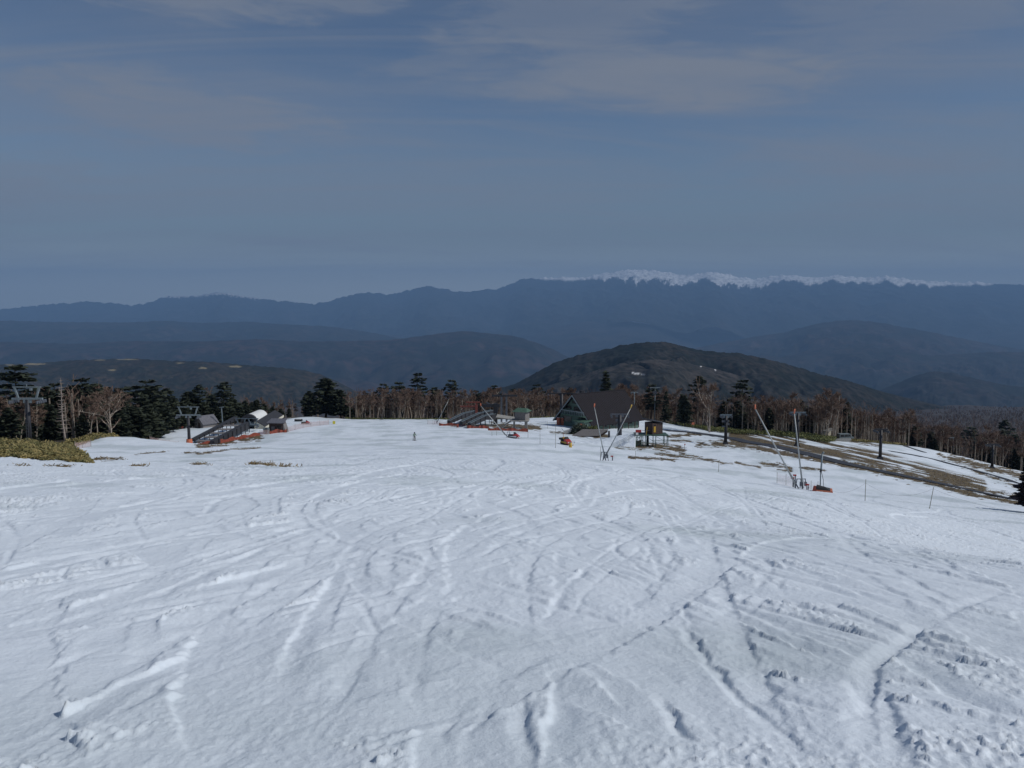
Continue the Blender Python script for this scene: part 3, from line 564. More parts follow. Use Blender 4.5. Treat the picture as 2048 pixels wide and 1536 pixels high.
# ------------------------------------------------------------------ trees
def quads_mesh(name, C, A, B):       # many quads: centre, half edge vectors
    V = np.stack([C-A-B, C+A-B, C+A+B, C-A+B], 1).reshape(-1, 3)
    return np_mesh(name, V, np.arange(len(V)).reshape(-1, 4))
def unit(v): return v/(np.linalg.norm(v, axis=-1, keepdims=True) + 1e-9)
def conifer_mesh(kind, h, seed):
    r = np.random.default_rng(seed); C, A, B = [], [], []; tr = MB()
    lean = r.normal(0, 0.02, 2)
    def ax(z): return np.array([lean[0]*z + 0.12*math.sin(z*0.5+seed), lean[1]*z, z])
    pts = [ax(z) for z in np.linspace(-0.5, h*0.98, 9)]; tr.path([tuple(p) for p in pts], h*0.021, h*0.003, 6)
    z0 = {'umbrella': 0.34, 'spire': 0.12, 'bushy': 0.14, 'dead': 0.12}[kind]*h; z = z0; k = 0
    while z < h*0.985:
        f = (z - z0)/(h - z0)
        if kind == 'umbrella': L = h*0.27*(1-f**2.6)**0.7*(0.55+0.45*min(1, f*3))
        elif kind == 'spire': L = h*0.19*(1-f)**0.8
        elif kind == 'bushy': L = h*0.30*(1-f**1.9)**0.75*(0.7+0.3*min(1, f*4))
        else: L = h*0.13*(1-f)**0.6
        nb = r.integers(4, 7) if kind != 'bushy' else r.integers(6, 9); a0 = r.uniform(0, 6.28)
        for j in range(nb):
            a = a0 + 6.283*j/nb + r.normal(0, 0.25); l = max(0.25, L*r.uniform(0.6, 1.12)); up = r.normal(0.10 if kind != 'spire' else -0.10, 0.10)
            d = np.array([math.cos(a), math.sin(a), up]); o = ax(z)
            if kind == 'dead': tr.tube(tuple(o), tuple(o + d*l), 0.05, 0.015, 3, False); continue
            if f < 0.9: tr.tube(tuple(o), tuple(o + d*l*0.8), 0.045, 0.015, 3, False)
            side = np.array([-d[1], d[0], 0]); m = int(5 + l*5)
            t = r.uniform(0.22, 1.05, m); s = r.normal(0, 0.16, m)*l*(1.15-t*0.6)
            c = o + d*(t*l)[:,None] + side*s[:,None]; c[:,2] += -0.10*l*t**2 + r.normal(0, 0.10, m) + 0.05*l
            sz = r.uniform(0.16, 0.34, m)*(0.8 + h/40)
            dirv = unit(np.stack([np.full(m, d[0]), np.full(m, d[1]), np.zeros(m)], 1) + r.normal(0, 0.5, (m, 3))*[1,1,0.4])
            nv = unit(np.array([0, 0, 1.0]) + r.normal(0, 0.45, (m, 3))); sv = unit(np.cross(nv, dirv))
            C.append(c); A.append(dirv*(sz*1.35)[:,None]); B.append(sv*(sz*0.75)[:,None])
        z += h*r.uniform(0.035, 0.075)*(1.25 if kind == 'umbrella' else 0.9)
    fol = quads_mesh('crown', np.concatenate(C), np.concatenate(A), np.concatenate(B)) if C else None
    t = bpy.data.meshes.new('trunk'); t.from_pydata(tr.v, [], tr.f); t.update()
    return t, fol
def birch_mesh(h, seed, spread=0.16, fork=False):
    r = np.random.default_rng(seed); tr = MB(); C, A, B = [], [], []
    def twigs(p, d, n, l):
        m = n; dirs = unit(np.array(d) + r.normal(0, 0.55, (m, 3)) + [0, 0, 0.35]); ln = r.uniform(0.4, 1.0, m)*l
        c = np.array(p) + dirs*(ln*0.5)[:,None]; sv = unit(np.cross(dirs, r.normal(0, 1, (m, 3))))
        C.append(c); A.append(dirs*(ln*0.5)[:,None]); B.append(sv*r.uniform(0.014, 0.032, m)[:,None])
    def limb(p, d, l, r0, lev):
        p = np.array(p, float); d = np.array(d, float); pts = [p.copy()]
        n = 5 if lev == 0 else 3
        for i in range(n):
            d = unit(d + r.normal(0, 0.10 if lev == 0 else 0.22, 3) + [0, 0, 0.05]); p = p + d*l/n; pts.append(p.copy())
        tr.path([tuple(q) for q in pts], r0, r0*(0.28 if lev == 0 else 0.35), 6 if lev == 0 else 4 if lev == 1 else 3)
        if lev < 2:
            nb = (13 if lev == 0 else 4)
            for _ in range(nb):
                t = r.uniform(0.38 if lev == 0 else 0.3, 0.97); i = min(int(t*n), n-1); q = pts[i] + (pts[i+1]-pts[i])*(t*n-i)
                a = r.uniform(0, 6.28); out = np.array([math.cos(a), math.sin(a), r.uniform(0.35, 1.1)])
                limb(q, unit(out + d*0.4), l*(spread*2.0 if lev == 0 else 0.55)*r.uniform(0.6, 1.15)*(1.15-0.6*t), r0*(0.36 if lev == 0 else 0.5), lev+1)
            twigs(pts[-1], d, 10, l*0.16 if lev == 0 else l*0.5)
        if lev > 0:
            for q in pts[1:]: twigs(q, d, 7 if lev == 2 else 6, h*0.085)
    if fork:
        limb((0,0,-0.4), (0.03,0,1), h*0.5, h*0.020, 1); 
        for a, l in ((0.9, 0.55), (-0.8, 0.5), (0.1, 0.55), (2.2, 0.4)): limb((0.0, 0, h*0.42), (math.sin(a)*0.7, 0.3*math.cos(a*3), 0.8), h*l, h*0.012, 1)
        limb((0,0,-0.4), (0.02,0.02,1), h*0.95, h*0.020, 0)
    else: limb((0,0,-0.4), (r.normal(0,0.04), r.normal(0,0.04), 1), h*1.0, h*0.0135, 0)
    t = bpy.data.meshes.new('trunk'); t.from_pydata(tr.v, [], tr.f); t.update()
    return t, quads_mesh('crown', np.concatenate(C), np.concatenate(A), np.concatenate(B))
for k in ('trunk',): pass
PROT = {}
def proto(key, fn, mt, mc):
    t, c = fn(); t.materials.append(mt)
    if c is not None: c.materials.append(mc)
    PROT[key] = (t, c)
for i in range(4): proto(('umbrella', i), lambda i=i: conifer_mesh('umbrella', 12, 100+i), M['bark'], M['needle'])
for i in range(3): proto(('spire', i), lambda i=i: conifer_mesh('spire', 12, 120+i), M['bark'], M['needle'])
for i in range(3): proto(('bushy', i), lambda i=i: conifer_mesh('bushy', 9, 140+i), M['bark'], M['needle'])
for i in range(2): proto(('dead', i), lambda i=i: conifer_mesh('dead', 10, 160+i), M['deadwood'], None)
for i in range(7): proto(('birch', i), lambda i=i: birch_mesh(10, 200+i, 0.13+0.02*(i % 3)), M['birchbark'], M['twig'])
for i in range(2): proto(('fork', i), lambda i=i: birch_mesh(9, 240+i, 0.2, True), M['birchbark'], M['twig'])
for i in range(2): proto(('wine', i), lambda i=i: conifer_mesh('bushy', 9, 180+i), M['bark'], M['purple'])
PH = dict(umbrella=12, spire=12, bushy=9, dead=10, birch=10, fork=9, wine=9)
NMAX = dict(umbrella=4, spire=3, bushy=3, dead=2, birch=7, fork=2, wine=2)
def tree(kind, loc, h, label, group=None, wide=1.0, i=None):
    i = random.randrange(NMAX[kind]) if i is None else i
    t, c = PROT[(kind, i)]; nm = 'birch_tree' if kind in ('birch', 'fork') else 'dead_tree' if kind == 'dead' else 'conifer_tree'
    o = thing(nm, label, 'tree', loc, group); s = h/PH[kind]; o.scale = (s*wide, s*wide, s); o.rotation_euler.z = random.uniform(0, 6.28)
    link_part('trunk', t, o)
    if c is not None: link_part('crown', c, o)
    return o
def link_part(name, me, parent):
    o = bpy.data.objects.new(name, me); COL.objects.link(o); o.parent = parent; return o
def tree_px(kind, px, d, ytop, label, group=None, wide=1.0, i=None):
    g = G(px, d); _, pb = proj(g.x, g.y, g.z); h = max(3.0, (float(pb) - ytop)*d/FPX)
    return tree(kind, g, h, label, group, wide, i)
# the trees one can name
tree_px('umbrella', 40, 150, 724, 'tall dark flat-topped conifer rising above the chairlift tower by the bamboo grass bank', None, 1.25, 0)
tree_px('dead', 130, 146, 752, 'bleached grey conifer with short bare side twigs', None, 1.0, 0)
tree_px('fork', 221, 156, 778, 'pale birch with wide crooked limbs at the snow edge in front of dark conifers', None, 1.1, 0)
tree_px('birch', 183, 147, 800, 'leaning thin birch beside the crooked-limbed one', None, 0.9, 2)
tree_px('umbrella', 292, 200, 756, 'broad dark conifer between the crooked birch and the second chairlift tower', None, 1.45, 1)
tree_px('umbrella', 405, 245, 768, 'narrower of the two flat-topped conifers above the arched lift station', None, 1.0, 2)
tree_px('umbrella', 448, 250, 761, 'broader of the two flat-topped conifers above the arched lift station', None, 1.25, 3)
tree_px('bushy', 652, 312, 753, 'great broad dark conifer standing alone at the end of the birch row', None, 1.45, 1)
tree_px('bushy', 622, 308, 782, 'lower dark conifer against the foot of the lone broad one on the station side', None, 1.35)
tree_px('bushy', 682, 310, 778, 'lower dark conifer against the foot of the lone broad one on the birch side', None, 1.4)
tree_px('umbrella', 838, 322, 742, 'thin tiered conifer that stands tallest above the birch row', None, 0.95, 0)
tree_px('spire', 1211, 300, 741, 'tall pointed conifer rising just behind the lodge roof', None, 1.35, 1)
tree_px('umbrella', 1392, 292, 751, 'round-topped conifer above the reddish trees past the lodge', None, 0.9, 2)
tree_px('umbrella', 1479, 275, 756, 'tiered conifer standing above the leaning snow lance', None, 0.95, 3)
tree_px('fork', 1419, 247, 764, 'large pale birch with many limbs at the grass edge by the road', None, 0.85, 1)
tree_px('birch', 1562, 245, 802, 'slim pale birch between the two long snow lances', None, 1.1, 3)
tree_px('wine', 2062, 88, 928, 'dark wine-coloured young conifer at the picture edge on the snow', None, 1.3, 0)
# conifers
g1 = 'dark conifers behind the bamboo grass bank and the arched lift station'
l1_ = 'dark conifer in the dense stand behind the bamboo grass bank and arched station'
for px, d, yt, k in [(-30,150,760,'bushy'),(12,160,775,'umbrella'),(70,170,770,'umbrella'),(95,165,768,'bushy'),(112,180,757,'umbrella'),(150,175,762,'bushy'),(172,165,748,'umbrella'),(195,185,760,'bushy'),(215,195,765,'umbrella'),(240,190,772,'bushy'),(262,205,766,'umbrella'),(272,180,805,'bushy'),
   (310,215,768,'bushy'),(330,225,778,'umbrella'),(350,235,786,'bushy'),(370,240,788,'bushy'),(385,255,782,'umbrella'),(425,262,783,'bushy'),(470,262,790,'bushy'),(490,270,797,'bushy'),(512,275,794,'bushy'),(530,285,803,'bushy'),(60,150,805,'bushy'),(165,155,822,'bushy'),(240,172,812,'bushy'),(300,188,805,'bushy'),(345,218,815,'bushy'),(20,135,810,'bushy'),(435,240,808,'bushy'),(395,232,812,'bushy'),(580,300,812,'bushy'),(-60,140,770,'umbrella'),(-110,150,760,'umbrella'),(-160,150,765,'bushy'),
   (200,178,790,'bushy'),(225,182,800,'bushy'),(250,186,795,'bushy'),(130,162,795,'bushy'),(100,158,800,'bushy'),(320,205,800,'bushy'),(285,196,790,'bushy'),(360,228,800,'bushy'),(455,246,800,'bushy'),(495,262,812,'bushy'),(408,238,798,'bushy'),(478,268,800,'bushy'),(505,278,800,'bushy'),(520,282,806,'bushy'),(545,290,808,'bushy'),(562,294,812,'bushy'),(335,222,772,'umbrella'),(380,245,776,'bushy'),(612,318,806,'bushy'),(702,318,800,'bushy')]:
    tree_px(k, px + random.uniform(-3, 3), d, yt + 4, l1_, g1, random.uniform(1.05, 1.5))
g2, l2_ = 'dark conifers among the birch row behind the snow crest', 'dark conifer half hidden among the bare birches behind the snow crest'
for px, d, yt, k in [(735,335,783,'umbrella'),(770,325,764,'umbrella'),(797,318,761,'umbrella'),(868,322,772,'umbrella'),(906,325,756,'umbrella'),(955,340,778,'umbrella'),(990,330,768,'umbrella'),(880,312,790,'bushy'),(1030,345,775,'bushy'),(1072,332,766,'umbrella'),(1140,330,775,'bushy'),(720,345,795,'bushy'),(815,338,783,'bushy')]:
    tree_px(k, px, d, yt, l2_, g2, random.uniform(0.9, 1.2))
g3, l3_ = 'dark conifers in the wood past the lodge and along the road', 'dark conifer in the reddish wood past the lodge'
for px, d, yt, k in [(1302,300,766,'umbrella'),(1330,290,780,'spire'),(1362,285,785,'spire'),(1370,272,790,'bushy'),(1475,262,800,'bushy'),(1535,255,815,'bushy'),(1540,262,822,'spire'),(1600,262,798,'umbrella'),(1615,256,812,'bushy'),(1585,252,832,'bushy'),(1692,268,803,'spire'),(1688,262,815,'bushy'),(1500,268,805,'bushy'),(1445,270,800,'bushy')]:
    tree_px(k, px, d, yt, l3_, g3, random.uniform(0.9, 1.2))
g4, l4_ = 'dark conifers on the slope falling away beyond the dirt track', 'dark conifer on the slope falling away beyond the dirt track'
for px, d, yt, k in [(1806,285,822,'spire'),(1812,275,838,'spire'),(1830,285,850,'bushy'),(1862,300,862,'bushy'),(1885,320,848,'umbrella'),(1868,295,875,'bushy'),(1905,310,870,'bushy'),(1960,330,868,'bushy'),(2000,340,860,'umbrella'),(2020,330,865,'bushy'),(2040,320,875,'bushy'),(2070,320,860,'umbrella'),(1940,420,850,'umbrella'),(2010,440,838,'umbrella'),(1975,300,885,'bushy'),(2030,300,893,'bushy'),(2100,300,880,'bushy'),(2150,300,880,'umbrella')]:
    tree_px(k, px, d, yt, l4_, g4, random.uniform(0.9, 1.2))
# bare birches
nb_ = 0
def birches(n, x0, x1, dd0, dd1, ylo, yhi, label, group, kinds=('birch',)):
    for _ in range(n):
        px = random.uniform(x0, x1); d = float(dcrest(px)) + 3 + random.uniform(dd0, dd1)
        g = G(px, d); _, pb = proj(g.x, g.y, g.z); yt = random.uniform(ylo, yhi)
        h = min(13.5, max(5.0, (float(pb)-yt)*d/FPX)); tree(random.choice(kinds), g, h, label, group, random.uniform(0.85, 1.15))
birches(115, 690, 1140, 0, 60, 776, 800, 'bare birch with pale trunk in the row behind the snow crest', 'bare birches in the row behind the snow crest')
birches(42, 1225, 1345, 2, 55, 768, 792, 'bare reddish birch in the wood just behind the lodge and stilted hut', 'bare birches behind the lodge')
birches(48, 1335, 1700, 3, 45, 775, 812, 'bare birch standing above the bamboo grass along the road', 'bare birches along the road')
birches(18, 1690, 1810, 5, 40, 818, 836, 'bare pale birch in the group behind the upper snow pocket', 'bare birches behind the upper snow pocket')
birches(34, 1800, 2120, 6, 70, 838, 880, 'bare birch on the slope below the dirt track', 'bare birches below the dirt track')
birches(20, -80, 560, 6, 40, 770, 830, 'bare thin birch among the dark conifers beyond the bamboo grass bank', 'bare birches among the conifers')

birches(12, 535, 622, 2, 40, 800, 822, 'bare thin birch behind the arched station roof', 'bare birches among the conifers')
def wood(name, label, n, x0, x1, d0, d1, hlo, hhi, seed, gap=30):
    r = np.random.default_rng(seed); px = r.uniform(x0, x1, n*2); d = np.exp(r.uniform(math.log(d0), math.log(d1), n*2))
    ok = d > dcrest(px) + gap; px, d = px[ok][:n], d[ok][:n]; g = at(px, d); n = len(g)
    h = r.uniform(hlo, hhi, n); sc = np.clip(d/350, 1, 7)
    def rep(a, k): return np.repeat(a, k, 0)
    # trunks: thin four sided
    q = 4; base = rep(g, q); hh = rep(h, q); a = np.tile(np.arange(q)*math.pi/2, n); rad = rep(h*0.011*np.sqrt(sc), q)
    c = base + np.stack([np.cos(a)*rad, np.sin(a)*rad, hh*0.36], 1)
    t = quads_mesh(name, c, np.stack([-np.sin(a)*rad, np.cos(a)*rad, 0*a], 1), np.stack([-np.cos(a)*rad*0.6, -np.sin(a)*rad*0.6, hh*0.40], 1))
    k = 34; base = rep(g, k); hh = rep(h, k); m = n*k; s2 = rep(sc, k)
    zr = r.uniform(0.32, 1.0, m); rr = hh*0.17*np.sqrt(np.clip(1-((zr-0.6)/0.44)**2, 0.02, 1))*np.sqrt(r.uniform(0, 1, m)); aa = r.uniform(0, 6.28, m)
    c = base + np.stack([np.cos(aa)*rr, np.sin(aa)*rr, zr*hh], 1)
    dv = unit(np.stack([np.cos(aa)*0.55, np.sin(aa)*0.55, np.ones(m)], 1) + r.normal(0, 0.35, (m, 3))); sv = unit(np.cross(dv, r.normal(0, 1, (m, 3))))
    ln = r.uniform(0.4, 0.95, m)*s2**0.4; wd = r.uniform(0.018, 0.05, m)*s2
    tw = quads_mesh(name + '_twigs', c, dv*ln[:,None], sv*wd[:,None])
    o = link(name, t, M['birchbark']); tag(o, label, kind='stuff')
    p = link('twigs', tw, M['twig'], o); p['kind'] = 'stuff'
wood('birch_wood', 'dense bare birch wood behind the crest row, read as one mass', 1500, 680, 1350, 300, 450, 8.5, 12, 301, 14)
wood('roadside_wood', 'dense bare reddish wood behind the trees along the road', 1500, 1330, 1820, 245, 420, 9, 12.5, 302, 12)
wood('slope_wood', 'brown bare wood covering the slope that falls toward the valley', 5200, 1700, 2500, 290, 3800, 8, 13, 303, 25)
wood('back_wood', 'bare wood behind the dark conifers beyond the bamboo grass bank', 1100, -420, 640, 150, 480, 8, 12, 304, 28)
wood('hill_foot_wood', 'bare wood on the slopes at the foot of the dark hill', 2200, 500, 1800, 480, 2000, 8, 12, 305, 60)

# bamboo grass and dry grass
def leaves(name, label, C, m, lx, lw, seed, up=0.5):
    r = np.random.default_rng(seed); n = len(C)
    a = r.uniform(0, 6.28, n); dv = unit(np.stack([np.cos(a), np.sin(a), r.normal(up, 0.5, n)], 1)); sv = unit(np.cross(dv, np.array([0,0,1.0]) + r.normal(0, 0.4, (n, 3))))
    k = r.uniform(0.6, 1.3, n)[:,None]
    return tag(link(name, quads_mesh(name, C, dv*lx/2*k, sv*lw/2*k), m), label, kind='stuff')
def sasa_pts(n, fx, hmax, seed, scale=0.5, taper=None):
    r = np.random.default_rng(seed); px, d = fx(r, n); g = at(px, d)
    top = hmax*(0.62 + 0.5*fbm(g[:,0]*scale, g[:,1]*scale, 3, seed))
    if taper is not None: top = top*taper(px, d)
    g[:,2] += np.maximum(0.1, top)*r.uniform(0.1, 1, len(g))**0.6
    return g
def bankf(r, n):
    d = 74 + 52*r.uniform(0, 1, n)**1.6; edge = np.interp(d, [74,80,100,126], [186,182,166,140]); px = r.uniform(-330, 1, n); px = -330 + (edge + 6*gn(d*0.9, d*0, 3) + 330)*r.uniform(0, 1, n)
    d = d + 2.0*gn(px*0.03, px*0, 5) + 1.0*gn(px*0.12, px*0, 6); return px, d
leaves('bamboo_grass', 'yellow-green bamboo grass covering the bank beside the snow', sasa_pts(46000, bankf, 1.25, 401, 0.35, lambda px, d: (0.30 + 0.70*sstep(73, 90, d))*(0.35 + 0.65*sstep(185, 60, px))), M['sasa'], 0.34, 0.12, 402)
def stripf(r, n):
    px = r.uniform(130, 345, n); d = dcrest(px) + r.uniform(-3, 9, n); return px, d
leaves('bamboo_grass', 'low strip of bamboo grass along the snow edge below the conifers', sasa_pts(7000, stripf, 0.8, 403), M['sasa'], 0.4, 0.14, 404)
def roadf(r, n):
    px = r.uniform(1325, 1672, n); lo = np.interp(px, [1325,1400,1500,1600,1650,1672], [-2,-3,-5,-6,-6,2]); d = dcrest(px) + lo + (20-lo)*r.uniform(0, 1, n); return px, d
leaves('bamboo_grass', 'olive bamboo grass below the birches beside the road', sasa_pts(26000, roadf, 1.5, 405, 0.25), M['sasa_green'], 0.45, 0.16, 406)
def upf(r, n):
    px = r.uniform(1700, 1812, n); d = dcrest(px) + r.uniform(0, 9, n); return px, d
leaves('bamboo_grass', 'yellowish bamboo grass at the foot of the birches by the upper snow pocket', sasa_pts(4000, upf, 0.8, 407), M['sasa'], 0.4, 0.15, 408)
def crestf(r, n):
    px = r.uniform(690, 1120, n); d = dcrest(px) + r.uniform(2, 12, n); return px, d
leaves('undergrowth', 'low olive undergrowth below the birches behind the snow crest', sasa_pts(6000, crestf, 0.7, 409), M['sasa_green'], 0.5, 0.18, 410)
bm_ = (bare > 0.7) & (Y < 300); cand = np.nonzero(bm_.ravel())[0]
pick = rng.choice(cand, min(12000, len(cand)), replace=True)
gp = np.stack([X.ravel()[pick], Y.ravel()[pick], Z.ravel()[pick]], 1) + rng.normal(0, 1, (len(pick), 3))*[0.25, 0.25, 0.0] + [0, 0, 0.05]
leaves('dry_grass', 'flattened dry grass on the bare patches', gp, M['grassblade'], 0.30, 0.05, 411, 0.5)

ZONES = {'conifer': [(-999,60,'behind the first chairlift tower'),(60,128,'between first chairlift tower and bleached conifer'),(128,222,'around the bleached conifer and the crooked birch'),(222,300,'just past the crooked birch'),(300,382,'behind the tower with the orange pad'),(382,470,'above the dark wind ramps'),(470,590,'above the arched station roof'),(590,740,'beside the great lone conifer'),(740,840,'in the birch row near the thin tiered conifer'),(840,960,'in the birch row past the thin tiered conifer'),(960,1150,'above the black gantry and green-roofed hut'),(1150,1380,'behind the lodge and stilted hut'),(1380,1500,'near the large many-limbed birch'),(1500,1640,'behind the two long snow lances'),(1640,1760,'by the parked van'),(1760,1880,'below the upper snow pocket'),(1880,1990,'above the farthest dark lift tower'),(1990,9999,'beyond the wine-coloured young conifer')],
 'birch': [(-999,130,'by the first chairlift tower'),(130,300,'near the crooked birch'),(300,640,'behind the arched station'),(640,740,'next to the great lone conifer'),(740,790,'straight behind the dark-clothed skier'),(790,840,'under the thin tiered conifer'),(840,890,'past the thin tiered conifer'),(890,940,'behind the red-jacketed person'),(940,1000,'behind the rust-red and black gantries'),(1000,1060,'behind the green-roofed hut'),(1060,1150,'beside the wide dark lift tower'),(1150,1270,'over the lodge roof'),(1270,1345,'behind the stilted hut'),(1345,1400,'at the bend of the service road'),(1400,1460,'around the large many-limbed birch'),(1460,1520,'behind the leaning long lance'),(1520,1590,'between the two long lances'),(1590,1690,'by the parked van'),(1690,1760,'above the upper snow pocket'),(1760,1830,'at the end of the upper snow pocket'),(1830,1900,'at the top of the dirt track'),(1900,1980,'above the farthest dark lift tower'),(1980,9999,'at the low end of the dirt track')]}
def name_trees():
    groups = {}
    for o in [q for q in COL.objects if q.get('category') == 'tree' and q.get('group')]:
        kind = 'birch' if o.name.startswith('birch') else 'conifer'
        px = float(proj(o.location.x, o.location.y, o.location.z)[0]); zn = next(z for a, b, z in ZONES[kind] if a <= px < b)
        row = o.location.y - float(dcrest(px))
        row = 'front' if row < (18 if kind == 'birch' else 22) else 'middle' if row < (38 if kind == 'birch' else 45) else 'rear'
        tr = [c for c in o.children if c.name.startswith('trunk')][0]; form = ('slender' if o.scale.x < o.scale.z*0.95 else 'wide' if o.scale.x > o.scale.z*1.06 else 'bare') if kind == 'birch' else ('bushy' if any(c.data == PROT[('bushy', i)][1] for c in o.children for i in range(3)) else 'pointed' if any(c.data == PROT[('spire', i)][1] for c in o.children for i in range(3)) else 'flat-topped')
        groups.setdefault((kind, zn, row, form), []).append(o)
    rank = {1: [''], 2: ['taller ', 'shorter '], 3: ['tallest ', 'middling ', 'shortest ']}
    for (kind, zn, row, form), os_ in groups.items():
        os_.sort(key=lambda q: -q.scale.z)
        n = len(os_); rk = rank.get(n) or ['tallest '] + ['%s tallest ' % w for w in ('second','third','fourth','fifth','sixth','seventh','eighth','ninth')][:n-2] + ['shortest ']
        for o, w in zip(os_, rk): o['label'] = ('%s%s %s, %s row, %s' % (w, form, 'bare birch' if kind == 'birch' and form != 'bare' else 'birch' if kind == 'birch' else 'dark conifer', row, zn))
name_trees()

# ------------------------------------------------------------------ lift towers
def lift_tower(loc, h, arm, label, group=None, frame=0.0, pole=0.36, mp=None, ma=None, pad=False, foot=True, rz=0.0, sub=False):
    mp = mp or M['steel_dark']; ma = ma or M['steel_pale']
    o = thing('lift_tower', label, 'lift tower', loc, group)
    b = MB(rz=rz); b.tube((0,0,-0.6), (0,0,h), pole, pole*0.72, 10); b.build('pole', mp, o, True)
    b = MB(rz=rz); b.box((0,0,h+0.13), (arm, 0.34, 0.26)); b.box((0,0,h-0.25), (pole*3.2, 0.30, 0.48)); b.build('crossarm', ma, o)
    for s in (-1, 1):
        b = MB(rz=rz); x = s*(arm/2 - 0.22)
        b.box((x, 0, h-0.15), (0.14, 2.6, 0.16))
        for k in range(5): b.tube((x-0.09, -1.1+0.55*k, h-0.34), (x+0.09, -1.1+0.55*k, h-0.34), 0.20, None, 10)
        b.build('sheave_train', M['steel_grey'], o)
    if frame:
        b = MB(rz=rz)
        for s in (-1, 1): b.beam((s*arm*0.30, 0, h+0.26), (s*arm*0.40, 0, h+frame), 0.24, 0.24)
        b.beam((-arm*0.47, 0, h+frame+0.07), (arm*0.47, 0, h+frame+0.07), 0.16, 0.16); b.tube((0,0,h+frame+0.15), (0,0,h+frame+0.5), 0.05, None, 6)
        b.box((0.6, 0, h+frame-0.25), (0.35, 0.3, 0.35)); b.build('service_frame', ma, o)
        b = MB(rz=rz)
        for s in (-0.16, 0.16): b.tube((s, -pole-0.12, 0.6), (s, -pole*0.72-0.12, h-0.2), 0.02, None, 4)
        for k in range(int(h/0.45)-2): b.tube((-0.16, -pole-0.11, 0.9+0.45*k), (0.16, -pole-0.11, 0.9+0.45*k), 0.016, None, 4)
        b.build('ladder', M['steel_grey'], o)
    if sub:
        b = MB(rz=rz); b.box((-0.15, 0, h-1.25), (1.5, 0.3, 0.5)); b.box((0.35, 0, h-1.9), (0.8, 0.3, 0.4)); b.box((-0.3, 0, h-2.4), (1.1, 0.4, 0.25)); b.build('service_platform', M['steel_grey'], o)
    if foot:
        b = MB(rz=rz); b.hexa([(-0.6,-0.6,-0.5),(0.6,-0.6,-0.5),(0.6,0.6,-0.5),(-0.6,0.6,-0.5)], [(-0.42,-0.42,0.45),(0.42,-0.42,0.45),(0.42,0.42,0.45),(-0.42,0.42,0.45)]); b.build('footing', M['steel_dark'], o)
    if pad:
        b = MB(rz=rz); n = 10; lo = [(math.cos(6.283*i/n)*0.86, math.sin(6.283*i/n)*0.86) for i in range(n)]
        b.add([(x, y, -0.3) for x, y in lo] + [(x*0.68, y*0.68, 1.72) for x, y in lo], [(i, (i+1) % n, n+(i+1) % n, n+i) for i in range(n)] + [tuple(range(n, 2*n))])
        b.build('crash_pad', M['orange'], o)
    return o
gt = 'chairlift towers'
lift_tower(G(60,122), 6.85, 4.4, 'chairlift tower with pale frame in front of conifers beyond the bamboo grass bank', gt, frame=1.75, foot=False)
lift_tower(G(379,180), 6.75, 5.0, 'chairlift tower with orange crash pad wrapped round its foot', gt, frame=1.8, pad=True, foot=False)
lift_tower(G(1451,185), 6.3, 2.5, 'dark lift tower standing on the brown bare patch below the road', gt, pole=0.40, ma=M['steel_blue'], sub=True)
lift_tower(G(1594,185), 7.3, 3.4, 'dark lift tower close behind the upright snow lance', gt, pole=0.42, ma=M['steel_blue'])
lift_tower(G(1760,175), 6.1, 2.7, 'dark lift tower rising from the dry grass strip below the upper snow pocket', gt, pole=0.36, ma=M['steel_dark'])
lift_tower(G(1984,230), 6.4, 3.2, 'dark lift tower farthest down the slope on the brown bank', gt, pole=0.38, ma=M['steel_dark'])
lift_tower(G(1239,192), 5.6, 4.2, 'thick dark lift tower in front of the lodge roof', gt, pole=0.58, ma=M['steel_grey'], sub=True)
lift_tower(G(1123,250), 8.6, 8.4, 'wide dark lift tower behind the green gable of the lodge', gt, pole=0.62, ma=M['steel_dark'])
lift_tower(G(1309,298), 12.4, 3.6, 'tall thin grey lift tower rising out of the wood behind the stilted hut', gt, pole=0.2, mp=M['steel_blue'], foot=False, sub=True)
lift_tower(G(1268,296), 9.6, 2.6, 'lower thin grey lift tower in the wood beside the tall thin one', gt, pole=0.16, mp=M['steel_blue'], foot=False)
lift_tower(G(1638,262), 9.0, 2.4, 'thin lift tower in the wood with a high pale arm by the parked van', gt, pole=0.15, mp=M['steel_grey'], foot=False)
lift_tower(G(1648,256), 6.8, 2.4, 'thin lift tower in the wood with a lower pale arm by the parked van', gt, pole=0.15, mp=M['steel_grey'], foot=False)
lift_tower(G(1905,285), 6.6, 2.6, 'grey lift tower half hidden in the wood below the dirt track', gt, pole=0.16, mp=M['steel_grey'], foot=False)

o = thing('light_pole', 'slim grey light pole behind the ramps of the arched lift station', 'light pole', G(446,232))
b = MB(); b.tube((0,0,-0.4), (-0.25,0,5.3), 0.16, 0.12, 8); b.build('pole', M['steel_blue'], o, True)
b = MB(); b.beam((-0.85,0,5.35), (0.35,0,5.5), 0.32, 0.16); b.build('lamp_head', M['steel_pale'], o)

